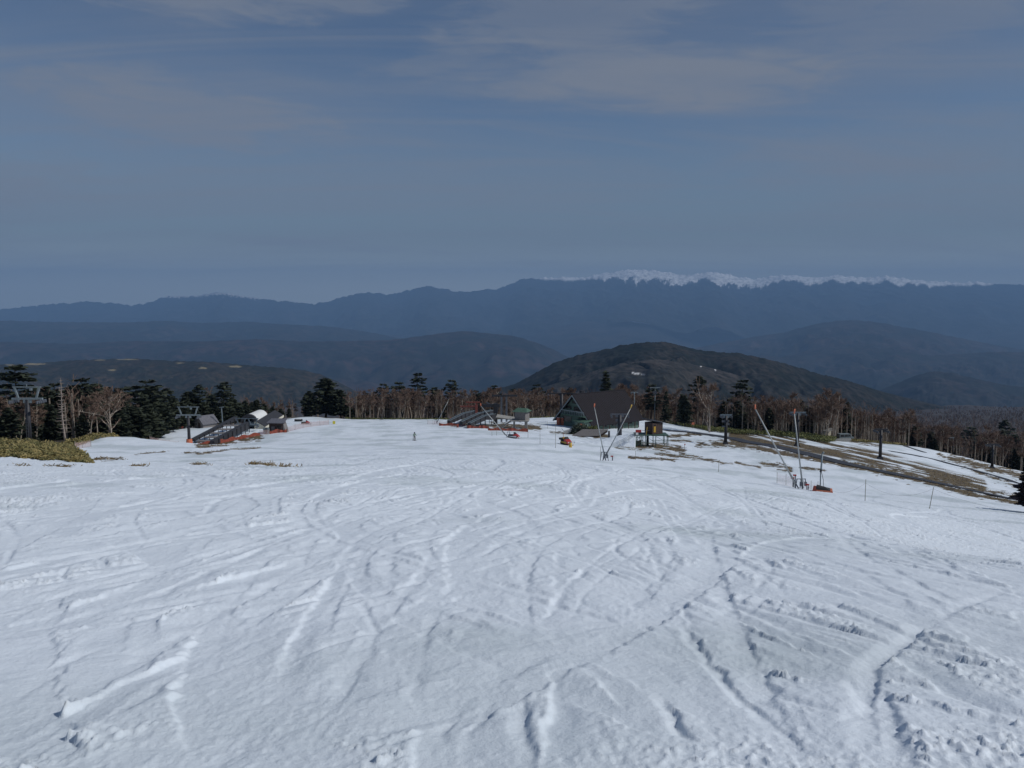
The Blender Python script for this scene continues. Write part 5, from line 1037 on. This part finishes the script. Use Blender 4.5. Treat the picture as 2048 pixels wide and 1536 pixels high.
# shrub before the gable
def bush(g, rx, rz_, n, m, label, seed):
    r = np.random.default_rng(seed); d = unit(r.normal(0, 1, (n, 3))); d[:,2] = np.abs(d[:,2]); k = r.uniform(0.55, 1.05, n)[:,None]*(1 + 0.25*gn(d[:,0]*3, d[:,1]*3, seed))[:,None]
    C = d*k*[rx, rx*0.8, rz_]; o = thing('shrub', label, 'shrub', g); dv = unit(d + r.normal(0, 0.7, (n, 3))); sv = unit(np.cross(dv, r.normal(0, 1, (n, 3))))
    link('foliage', quads_mesh('foliage', C, dv*0.22, sv*0.12), m, o); b = MB()
    for i in range(9): a = i*0.7; b.tube((0,0,-0.2), (rx*0.6*math.cos(a), rx*0.5*math.sin(a), rz_*0.75), 0.05, 0.02, 5)
    b.build('stem', M['bark'], o)
bush(G(1160, 212), 2.6, 2.4, 1500, M['shrub'], 'rounded grey-green shrub in front of the green gable', 5)
bush(G(1183, 214), 1.9, 1.9, 900, M['sasa_green'], 'smaller green shrub between the rounded one and the terrace', 6)
g = G(1135, 212); o = thing('white_sled', 'white rescue sled leaning beside the shrub at the lodge gable', 'sled', g)
b = MB(); b.hexa([(-0.7,-0.4,0.0),(0.8,-0.4,0.2),(0.8,0.5,0.2),(-0.7,0.5,0.0)], [(-0.9,-0.5,0.7),(1.0,-0.5,1.3),(1.0,0.6,1.3),(-0.9,0.6,0.7)]); b.build('sled_body', M['white'], o); b = MB(); b.tube((-0.9,-0.4,0.5), (-1.5,-0.6,1.4), 0.05, None, 6); b.build('handle', M['steel_grey'], o)
for px, l in ((1117,'pink padded drum at the foot of the wide dark lift tower, farther from the lodge'), (1126,'pale orange padded drum at the foot of the wide dark lift tower, nearer the lodge')):
    g = G(px, 240); o = thing('padded_drum', l, 'drum', g); b = MB(); b.tube((0,0,-0.3), (0,0,2.1), 0.58, 0.55, 12); b.build('drum', M['orange'], o, True); b = MB(); b.tube((0,0,2.1), (0,0,2.2), 0.5, 0.48, 12); b.build('lid', M['netpink'], o)

# ------------------------------------------------------------------ hut on stilts with its snow ramp
D0 = 172.0; g = G(1300, D0); o = thing('stilt_hut', 'brown hut on a green steel platform with a yellow banner', 'hut', g); Kx = D0/FPX
_, gy = proj(g.x, g.y, g.z)
zd = (float(gy) - 868)*Kx               # deck height
K = lambda: MB(rz=0)
cxh = (1312-1300)*Kx
b = MB(rz=R(28)); b.box((cxh*0.9,0.3,zd+1.25), (2.6,2.6,2.3)); b.build('wall', M['darkwood'], o)
b = MB(rz=R(28)); cx = cxh*0.9; b.hexa([(cx-1.7,-1.3,zd+3.0),(cx+1.8,-1.3,zd+2.25),(cx+1.8,2.0,zd+2.25),(cx-1.7,2.0,zd+3.0)], [(cx-1.7,-1.3,zd+3.2),(cx+1.8,-1.3,zd+2.43),(cx+1.8,2.0,zd+2.43),(cx-1.7,2.0,zd+3.2)]); b.build('roof', M['roofdark'], o)
b = MB(rz=R(28)); b.box((cx-0.75,-1.03,zd+1.1), (0.50,0.05,1.2)); b.build('banner', M['banner'], o)
b = MB(rz=R(28)); b.box((cx-0.7,-1.03,zd+1.95), (0.35,0.05,0.3)); b.build('window', M['glass'], o)
b = K(); b.box((0.15,0.2,zd), (6.6,3.6,0.16)); b.build('deck', M['steel_green'], o)
for x in (-2.9,-1.2,0.9,3.2):
    for y in (-1.5,1.8):
        b = K(); b.beam((x,y,-1.2), (x,y,zd-0.08), 0.13, 0.13); b.build('leg', M['steel_green'], o)
b = K()
for x0, x1 in ((-2.9,-1.2),(-1.2,0.9),(0.9,3.2)):
    b.beam((x0,-1.5,0.9), (x1,-1.5,0.9), 0.08, 0.08); b.beam((x0,-1.5,zd-0.2), (x1,-1.5,1.0), 0.06, 0.06)
b.build('brace', M['steel_green'], o)
b = K(); b.box((-2.6,-1.3,zd+0.85), (1.1,0.5,0.5)); b.build('control_box', M['red'], o)
b = K(); b.box((-2.9,-1.5,zd+0.35), (0.5,0.08,0.6)); b.build('sign_panel', M['white'], o)
b = K(); b.beam((-1.05,-1.4,zd+0.1), (-0.85,-1.4,zd+1.7), 0.14, 0.14); b.build('corner_pole', M['yellow'], o)
b = K(); b.beam((-1.9,-1.6,zd+1.0), (-0.4,-1.6,zd+1.0), 0.07, 0.07); b.beam((-1.2,-1.6,zd), (-1.2,-1.6,zd+1.0), 0.1, 0.1); b.build('handrail', M['steel_grey'], o)
g2_ = G(1331, 180); o = thing('steel_trestle', 'low green steel trestle beside the stilted hut', 'trestle', g2_)
for x in (-0.5, 0.55):
    b = MB(); b.beam((x,0,-0.5), (x,0,1.8), 0.10, 0.10); b.build('leg', M['steel_green'], o)
b = MB(); b.beam((-3.0,0,1.75), (0.9,0,1.75), 0.1, 0.12); b.beam((-3.0,0,0.8), (0.9,0,0.8), 0.08, 0.08); b.build('rail', M['steel_green'], o)
pole_thing('lift_pillar', 'thick dark pillar under the deck of the stilted hut', 'pillar', G(1295,174.5), 2.2, 0.30, m=M['steel_dark'])
# snow ramp that climbs to the deck
nx_, ny_ = 60, 22; tx = np.linspace(0, 1, nx_); w = np.linspace(-1, 1, ny_)
pxs = 1150 + (1271-1150)*tx; V = []
climb = sstep(0.0, 1.0, tx)**1.15; deck_z = g.z + zd - 0.12
for j, q in enumerate(w):
    dd = 171 + q*4.0 + (1-tx)*2; gg = at(pxs, dd); prof = np.clip(1 - (abs(q)-0.55)/0.45, 0, 1) if abs(q) > 0.55 else 1.0
    zz = gg[:,2] - 0.25 + (0.35*(1-climb) + np.maximum(0.2, deck_z - gg[:,2] + 0.25)*climb)*prof + 0.14*fbm(gg[:,0]*0.9, gg[:,1]*0.9, 3, 66)*prof; V.append(np.stack([gg[:,0], gg[:,1], zz], 1))
V = np.array(V); bot = V[:,-1,:].copy(); bot[:,2] = at(pxs[-1:], 171)[0,2] - 1.5; bot[:,0] -= 3.2
ix = np.arange(ny_*nx_).reshape(ny_, nx_); q = np.stack([ix[:-1,:-1], ix[:-1,1:], ix[1:,1:], ix[1:,:-1]], -1).reshape(-1, 4)
nb0 = ny_*nx_; q2 = np.stack([ix[:-1,-1], nb0+np.arange(ny_-1), nb0+1+np.arange(ny_-1), ix[1:,-1]], -1)
tag(link('snow_ramp', np_mesh('snow_ramp', np.concatenate([V.reshape(-1,3), bot]), np.concatenate([q, q2]), smooth=True), SNOW), 'packed snow ramp climbing to the deck of the stilted hut', kind='structure')
net_fence([P(1222,897,167), P(1240,889,167), P(1258,880,167.5), P(1270,873,168)], 0.8, M['steel_blue'], 'blue-grey net along the edge of the snow ramp', 0.2, 0.03)

g = G(1276, 170.5); o = thing('scaffold', 'dark steel scaffold with brown tarpaulin under the end of the snow ramp', 'scaffold', g)
for x in (-1.6, -0.5, 0.6):
    for y in (-0.4, 1.6):
        b = MB(); b.beam((x,y,-1.0), (x,y,zd-0.2+0.35*x), 0.11, 0.11); b.build('post', M['steel_green'], o)
b = MB()
for z in (0.4, 1.2, 2.0): b.beam((-2.2,-0.45,z*0.9-0.1), (0.9,-0.45,z), 0.07, 0.07)
b.beam((-1.6,-0.45,0.0), (0.6,-0.45,2.2), 0.06, 0.06); b.beam((-0.5,-0.45,0.0), (0.6,-0.45,1.0), 0.06, 0.06); b.build('brace', M['steel_green'], o)
b = MB(); b.hexa([(-3.4,0.0,-0.5),(0.7,0.0,-0.7),(0.7,0.3,-0.7),(-3.4,0.3,-0.5)], [(-2.6,0.2,0.55),(0.7,0.2,1.25),(0.7,0.35,1.25),(-2.6,0.35,0.55)]); b.build('tarpaulin', M['darkwood'], o)
# ------------------------------------------------------------------ snow lances
def lance(px, d, pxt, yt, tip, label, group='snow lances', r=0.09, lowpx=None):
    g = G(px, d); top = P(pxt, yt, d); o = thing('snow_lance', label, 'snow lance', g, group); t = top - g; lo = t*0.035 + Vector((0,0,0.0))
    dirn = t.normalized(); L = t.length
    b = MB(); b.tube(dirn*0.9 - Vector((0,0,0.1)), t*0.97, r, r*0.62, 8); b.build('lance_tube', M['alu'], o, True)
    b = MB(); hd = Vector((dirn.x*0.4 + 0.10, dirn.y*0.4, 0.9)).normalized(); b.tube(t*0.968, t*0.968 + hd*0.58, 0.085, 0.105, 8); b.build('nozzle_head', tip, o, True)
    for s in (-0.22, 0.22):
        b = MB(); b.beam((s*2.2, -0.1, -0.3), (s, 0, 1.35), 0.09, 0.09); b.build('stand_leg', M['steel_grey'], o)
    b = MB(); b.beam((-0.3,0,1.3), (0.3,0,1.3), 0.08, 0.08); b.beam((0.0,0,0.1), dirn*2.4, 0.14, 0.14); b.box((0.25,-0.15,0.7), (0.3,0.25,0.5)); b.build('stand_head', M['steel_grey'], o)
    return o
lance(1597, 105, 1508, 813, M['orange'], 'long snow lance leaning steeply over, orange tip, by the dry grass strip', r=0.11)
lance(1606, 106, 1588, 822, M['orange'], 'nearly upright long snow lance with orange tip beside the leaning one', r=0.11)
lance(1211, 131, 1188, 811, M['orange'], 'snow lance leaning left before the lodge, reddish tip')
lance(1206, 131, 1263, 813, M['yellow'], 'snow lance leaning right before the lodge, yellow tip')
lance(1017, 176, 960, 810, M['orange'], 'snow lance leaning across the black gantry beside the parked snowmobile', r=0.12)
lance(872, 238, 897, 801, M['bamboo'], 'thin snow lance tilted in front of the birch row near the red-jacketed person', r=0.10)
g = G(1640, 103); o = thing('snow_lance', 'short upright snow lance standing out of an orange crash mat', 'snow lance', g, 'snow lances')
b = MB(); b.tube((0,0,0.2), (0.0,0,2.5), 0.07, None, 8); b.build('mast', M['steel_blue'], o, True); b = MB(); b.tube((0.02,0,2.5), (0.12,0,4.7), 0.12, 0.11, 8); b.tube((0.12,0,4.7), (0.3,0,4.95), 0.12, 0.12, 8); b.build('lance_tube', M['steel_pale'], o, True)
b = MB(); b.tube((-0.06,-0.1,2.45), (0.02,-0.1,2.75), 0.14, None, 8); b.build('hose_valve', M['steel_dark'], o); b = MB(); b.path([(0.05,-0.1,2.5),(0.3,-0.15,1.5),(0.35,-0.15,0.6)], 0.03, 0.03, 5); b.build('hose', M['black'], o)
g = G(1646, 102); o = thing('crash_mat', 'orange crash mat with black cover lying round the short lance', 'mat', g)
b = MB(rz=R(-22)); b.hexa([(-1.15,-0.5,-0.2),(1.15,-0.5,-0.2),(1.15,0.7,-0.2),(-1.15,0.7,-0.2)], [(-1.05,-0.45,0.32),(1.1,-0.45,0.30),(1.0,0.6,0.42),(-1.0,0.6,0.5)]); b.build('mat_body', M['orange'], o)
b = MB(rz=R(-22)); b.hexa([(-0.9,-0.42,0.34),(0.85,-0.42,0.32),(0.8,0.55,0.44),(-0.9,0.55,0.5)], [(-0.7,-0.25,0.62),(0.4,-0.25,0.5),(0.4,0.4,0.55),(-0.7,0.4,0.8)]); b.build('mat_cover', M['black'], o)
b = MB(rz=R(-22)); b.hexa([(-1.25,-0.55,0.05),(-0.75,-0.55,0.05),(-0.75,0.2,0.05),(-1.25,0.2,0.05)], [(-1.1,-0.4,0.72),(-0.85,-0.4,0.72),(-0.85,0.1,0.72),(-1.1,0.1,0.72)]); b.build('mat_flap', M['netorange'], o)
# hydrants, small posts, flags, rope poles
def hydrant(px, d, h, label):
    g = G(px, d); o = thing('snow_hydrant', label, 'hydrant', g, 'snowmaking hydrants'); b = MB(); b.tube((0,0,-0.2), (0,0,h), 0.08, None, 8); b.build('pipe', M['steel_grey'], o, True)
    b = MB(); b.box((-0.1,0,h), (0.4,0.2,0.16)); b.build('valve', M['red'], o); b = MB(); b.tube((0,0,h*0.5), (0,-0.25,h*0.5), 0.06, None, 8); b.build('outlet', M['steel_grey'], o)
hydrant(1616, 104.5, 0.7, 'red-topped hydrant between the upright lance and the orange mat'); hydrant(1590, 106, 1.7, 'tall hydrant behind the leaning long lance'); hydrant(1225, 132, 0.75, 'low hydrant beside the crossing lances'); hydrant(1586, 108, 1.2, 'shorter hydrant next to the tall one')
net_fence([G(1554,112), G(1572,110), G(1588,108)], 1.3, M['netpink'], 'faded pink net between a pole and the long lances', 0.2, 0.012)
net_fence([G(1606,105), G(1622,104), G(1636,103.5)], 1.0, M['netpink'], 'faded pink net between the long lances and the orange mat', 0.2, 0.012)
for px, d, h, ln, l in [(1730,80,2.1,(0.0,0),'thin upright bamboo pole with rope on the near snow edge'), (1858,75,2.0,(0.16,0),'thin tilted bamboo pole with rope, farthest down the near snow edge'), (1437,124,1.85,(0.02,0),'thin lone pole in the snow below the brown patch'),
   (1111,152,4.6,(0.0,0),'tall thin pole before the lodge gable beside the red and yellow snowmobile'), (1080,160,2.0,(0,0),'thin pole left of the tall thin one'), (1201,133,2.0,(0.0,0),'thin pole next to the crossing lances'), (1056,182,1.2,(0,0),'short thin pole beyond the parked snowmobile'), (993,186,1.8,(0.05,0),'thin pole uphill of the lance stand'), (984,184,1.0,(0,0),'short thin pole near the lance stand'), (1271,140,1.4,(0,0),'thin pole below the snow ramp'), (1095,225,2.0,(0,0),'thin pole on the snow behind the lodge gable')]:
    pole_thing('marker_pole', l, 'pole', G(px, d), h, 0.035, ln, group='thin marker poles')
g = G(1369, 163); o = thing('marker_flag', 'small pole with red top between the stilted hut and the bare patch', 'marker', g)
b = MB(); b.tube((0,0,-0.2), (0,0,1.2), 0.035, None, 6); b.build('pole', M['bamboo'], o); b = MB(); b.box((0.05,0,1.2), (0.22,0.04,0.28)); b.build('flag', M['red'], o)
g = G(1141, 157); o = thing('yellow_drum', 'yellow padded drum in front of the red and yellow snowmobile', 'drum', g)
b = MB(); b.tube((0,0,-0.2), (0,0,0.85), 0.30, 0.27, 12); b.build('drum', M['yellow'], o, True); b = MB(); b.tube((0,0,0.85), (0,0,0.95), 0.2, 0.18, 10); b.build('lid', M['bamboo'], o)
def rope(a, c, sag, label, r=0.009):
    pts = []; a, c = Vector(a), Vector(c)
    for i in range(15): t = i/14; q = a + (c-a)*t; q.z -= sag*4*t*(1-t); pts.append(q)
    b = MB(a, world=True); b.path(pts, r, r, 5); tag(b.build('rope', M['rope'], None, True), label, 'rope')
pa = G(1730,80) + Vector((0,0,1.75)); pb = G(1858,75) + Vector((0.30,0,1.85)); pc = G(1646,101) + Vector((0,0,0.9)); pd = G(2110,66) + Vector((0,0,1.0))
rope(pc, pa, 0.9, 'thin rope sagging from the orange mat to the upright bamboo pole'); rope(pa, pb, 0.9, 'thin rope sagging between the two bamboo poles'); rope(pb, pd, 0.6, 'thin rope sagging away downhill from the tilted bamboo pole')

# parked van, wall and shelter in the wood pocket
g = G(1690, 248); o = thing('parked_van', 'silver white van parked at the wood edge above the snow pocket', 'van', g); rz = R(12); K = lambda: MB(rz=rz)
b = K(); b.prism([(-2.3,0.45),(2.3,0.45),(2.35,1.05),(1.7,1.25),(1.15,2.0),(-2.2,2.05),(-2.35,1.2)], 'y', -0.85, 0.85); b.build('body', M['steel_pale'], o)
for x0, x1 in ((-2.05,-0.9),(-0.75,0.3),(0.42,1.3)): b = K(); b.prism([(x0,1.22),(x1+ (0.15 if x1 > 1 else 0),1.22),(x1-(0.22 if x1 > 1 else 0),1.85),(x0,1.85)], 'y', -0.875, -0.853); b.build('window', M['glass'], o)
b = K(); b.hexa([(1.73,-0.75,1.27),(1.80,-0.75,1.27),(1.80,0.75,1.27),(1.73,0.75,1.27)], [(1.2,-0.7,1.95),(1.27,-0.7,1.95),(1.27,0.7,1.95),(1.2,0.7,1.95)]); b.build('windscreen', M['glass'], o)
for x in (-1.45, 1.45):
    for s in (-1, 1):
        b = K(); b.tube((x,s*0.70,0.36), (x,s*0.90,0.36), 0.36, None, 14); w_ = b.build('wheel', M['black'], o); b = K(); b.tube((x,s*0.89,0.36), (x,s*0.92,0.36), 0.18, None, 10); b.build('rim', M['alu'], w_)
for s in (-0.6, 0.6): b = K(); b.box((2.34,s,0.9), (0.06,0.3,0.18)); b.build('headlight', M['white'], o)
g = G(1658, 252); o = thing('roadside_shelter', 'small pale open shelter behind the grass by the parked van', 'shelter', g)
b = MB(rz=R(20)); b.hexa([(-1.6,-1.2,2.3),(1.6,-1.2,2.9),(1.6,1.2,2.9),(-1.6,1.2,2.3)], [(-1.6,-1.2,2.45),(1.6,-1.2,3.05),(1.6,1.2,3.05),(-1.6,1.2,2.45)]); b.build('roof', M['concrete'], o)
for x in (-1.4, 1.4): b = MB(rz=R(20)); b.beam((x,-1,-0.4), (x,-1,2.4), 0.12, 0.12); b.build('post', M['greywood'], o)
b = MB(rz=R(20)); b.box((0,0.9,1.0), (2.8,0.15,2.4)); b.build('back_panel', M['cream'], o)
g = G(1678, 232); o = thing('retaining_wall', 'low grey retaining wall below the parked van', 'wall', g)
for i in range(6):
    for j in range(2):
        b = MB(rz=R(8)); b.box((-2.6+i*1.02+(0.5 if j else 0), 0, -0.1+j*0.52), (1.0,0.5,0.5)); b.build('block', M['concrete'], o)
g = G(1386, 262); o = thing('warning_board', 'small orange board at the wood edge past the lodge', 'board', g)
b = MB(); b.box((0,0,1.5), (0.8,0.06,0.7)); b.build('panel', M['orange'], o); b = MB(); b.tube((0,0.05,-0.3), (0,0.05,1.8), 0.05, None, 6); b.build('post', M['bamboo'], o)
g = G(2050, 430); o = thing('distant_house', 'pale house with green roof among the trees far down the slope', 'house', g)
b = MB(); b.box((0,0,4), (9,7,9)); b.build('wall', M['cream'], o); b = MB(); b.prism([(-4.4,8.6),(4.4,8.6),(0,12.0)], 'x', -5.4, 5.4); b.build('roof', M['greenroof'], o)
for i in range(3): b = MB(); b.box((-2.8+2.8*i,-3.53,6.2), (1.3,0.06,1.4)); b.build('window', M['glass'], o)

# ------------------------------------------------------------------ people
def person(g, face, pose, mats, label, h=1.7):
    """One skinned body (jacket, trousers, skin by height); helmet, goggles and skis as children."""
    o = thing('person', label, 'person', g, 'people on the snow'); s = h/1.75
    k = 0.12 if pose == 'stand' else 0.0
    J = dict(pelvis=(0,0,0.95), belly=(0.02,0,1.12), chest=(0.05,0,1.33), neck=(0.05,0,1.50), head=(0.07,0,1.60), crown=(0.07,0,1.72),
             ls=(0.05,0.19,1.42), le=(0.10,0.30,1.15), lh=(0.32,0.30,1.02), rs=(0.05,-0.19,1.42), re=(0.08,-0.30,1.16), rh=(0.30,-0.32,1.00),
             lhip=(0,0.10,0.90), lk=(0.08,0.13,0.50), la=(-0.02,0.14,0.10), lt=(0.16,0.15,0.05), rhip=(0,-0.10,0.90), rk=(0.08,-0.13,0.50), ra=(-0.02,-0.14,0.10), rt=(0.16,-0.15,0.05))
    if pose == 'walk': J['lk'] = (0.22,0.11,0.52); J['la'] = (0.10,0.12,0.12); J['lt'] = (0.28,0.12,0.08); J['lh'] = (0.40,0.22,1.12); J['rh'] = (0.10,-0.36,0.85); J['re'] = (-0.06,-0.30,1.12)
    rad = dict(pelvis=.155, belly=.15, chest=.17, neck=.065, head=.10, crown=.085, ls=.085, le=.062, lh=.05, rs=.085, re=.062, rh=.05, lhip=.115, lk=.085, la=.065, lt=.055, rhip=.115, rk=.085, ra=.065, rt=.055)
    E = [('pelvis','belly'),('belly','chest'),('chest','neck'),('neck','head'),('head','crown'),('chest','ls'),('ls','le'),('le','lh'),('chest','rs'),('rs','re'),('re','rh'),('pelvis','lhip'),('lhip','lk'),('lk','la'),('la','lt'),('pelvis','rhip'),('rhip','rk'),('rk','ra'),('ra','rt')]
    names = list(J); c, n = math.cos(face), math.sin(face)
    vs = [((x*c-y*n)*s, (x*n+y*c)*s, z*s) for x, y, z in J.values()]
    me = bpy.data.meshes.new('body'); me.from_pydata(vs, [(names.index(a), names.index(b_)) for a, b_ in E], []); me.update()
    tmp = bpy.data.objects.new('tmp_body', me); COL.objects.link(tmp); md = tmp.modifiers.new('skin', 'SKIN')
    for i, nme in enumerate(names): me.skin_vertices[0].data[i].radius = (rad[nme]*s, rad[nme]*s)
    me.skin_vertices[0].data[0].use_root = True
    sd = tmp.modifiers.new('sub', 'SUBSURF'); sd.levels = 2; sd.render_levels = 2
    dg = bpy.context.evaluated_depsgraph_get(); bm2 = bpy.data.meshes.new_from_object(tmp.evaluated_get(dg)); bpy.data.objects.remove(tmp)
    bm2.materials.clear()
    for m_ in mats[:3]: bm2.materials.append(m_)
    for p_ in bm2.polygons:
        z = p_.center.z/s; p_.material_index = 2 if z > 1.50 else 0 if z > 0.92 else 1; p_.use_smooth = True
    ob = bpy.data.objects.new('body', bm2); COL.objects.link(ob); ob.parent = o
    hc = Vector(vs[names.index('head')]); b = MB()
    for i, (z0, z1, r0, r1) in enumerate([(-0.02,0.06,0.135,0.145),(0.06,0.12,0.145,0.125),(0.12,0.17,0.125,0.06)]): b.tube(hc + Vector((0,0,z0*s)), hc + Vector((0,0,z1*s)), r0*s, r1*s, 10)
    b.build('helmet', mats[3], o, True)
    b = MB(); b.box((hc.x + c*0.10*s, hc.y + n*0.10*s, hc.z), (0.09*s, 0.15*s, 0.07*s)); b.build('goggles', M['black'], o)
    for y in (0.14, -0.14):
        b = MB(); q = lambda x, z: ((x*c - y*n)*s, (x*n + y*c)*s, z); b.path([q(-0.7,0.02), q(0.7,0.02), q(0.95,0.10)], 0.045, 0.04, 6); b.build('ski', mats[3], o)
    return o
p1 = G(829, 170); person(p1, R(-60), 'stand', (M['jacket'], M['trousers'], M['skin'], M['black']), 'skier in pale jacket standing alone in the middle of the slope', 1.7)
p2 = G(763, 285); person(p2, R(200), 'walk', (M['black'], M['black'], M['skin'], M['steel_grey']), 'dark-clothed skier near the crest before the birch row', 1.75)
p3 = G(901, 240); person(p3, R(-80), 'stand', (M['red'], M['steel_dark'], M['skin'], M['red']), 'person in bright red jacket beside the first covered ramp', 1.75)
for g, s_, l in ((p1, -1, 'thin ski pole held by the skier in pale jacket'), (p2, 1, 'thin ski pole held by the dark-clothed skier')):
    b = MB(g); b.tube((s_*0.42,-0.2,0.02), (s_*0.30,-0.25,1.05), 0.015, None, 5); tag(b.build('ski_pole', M['steel_dark'], None), l, 'ski pole')
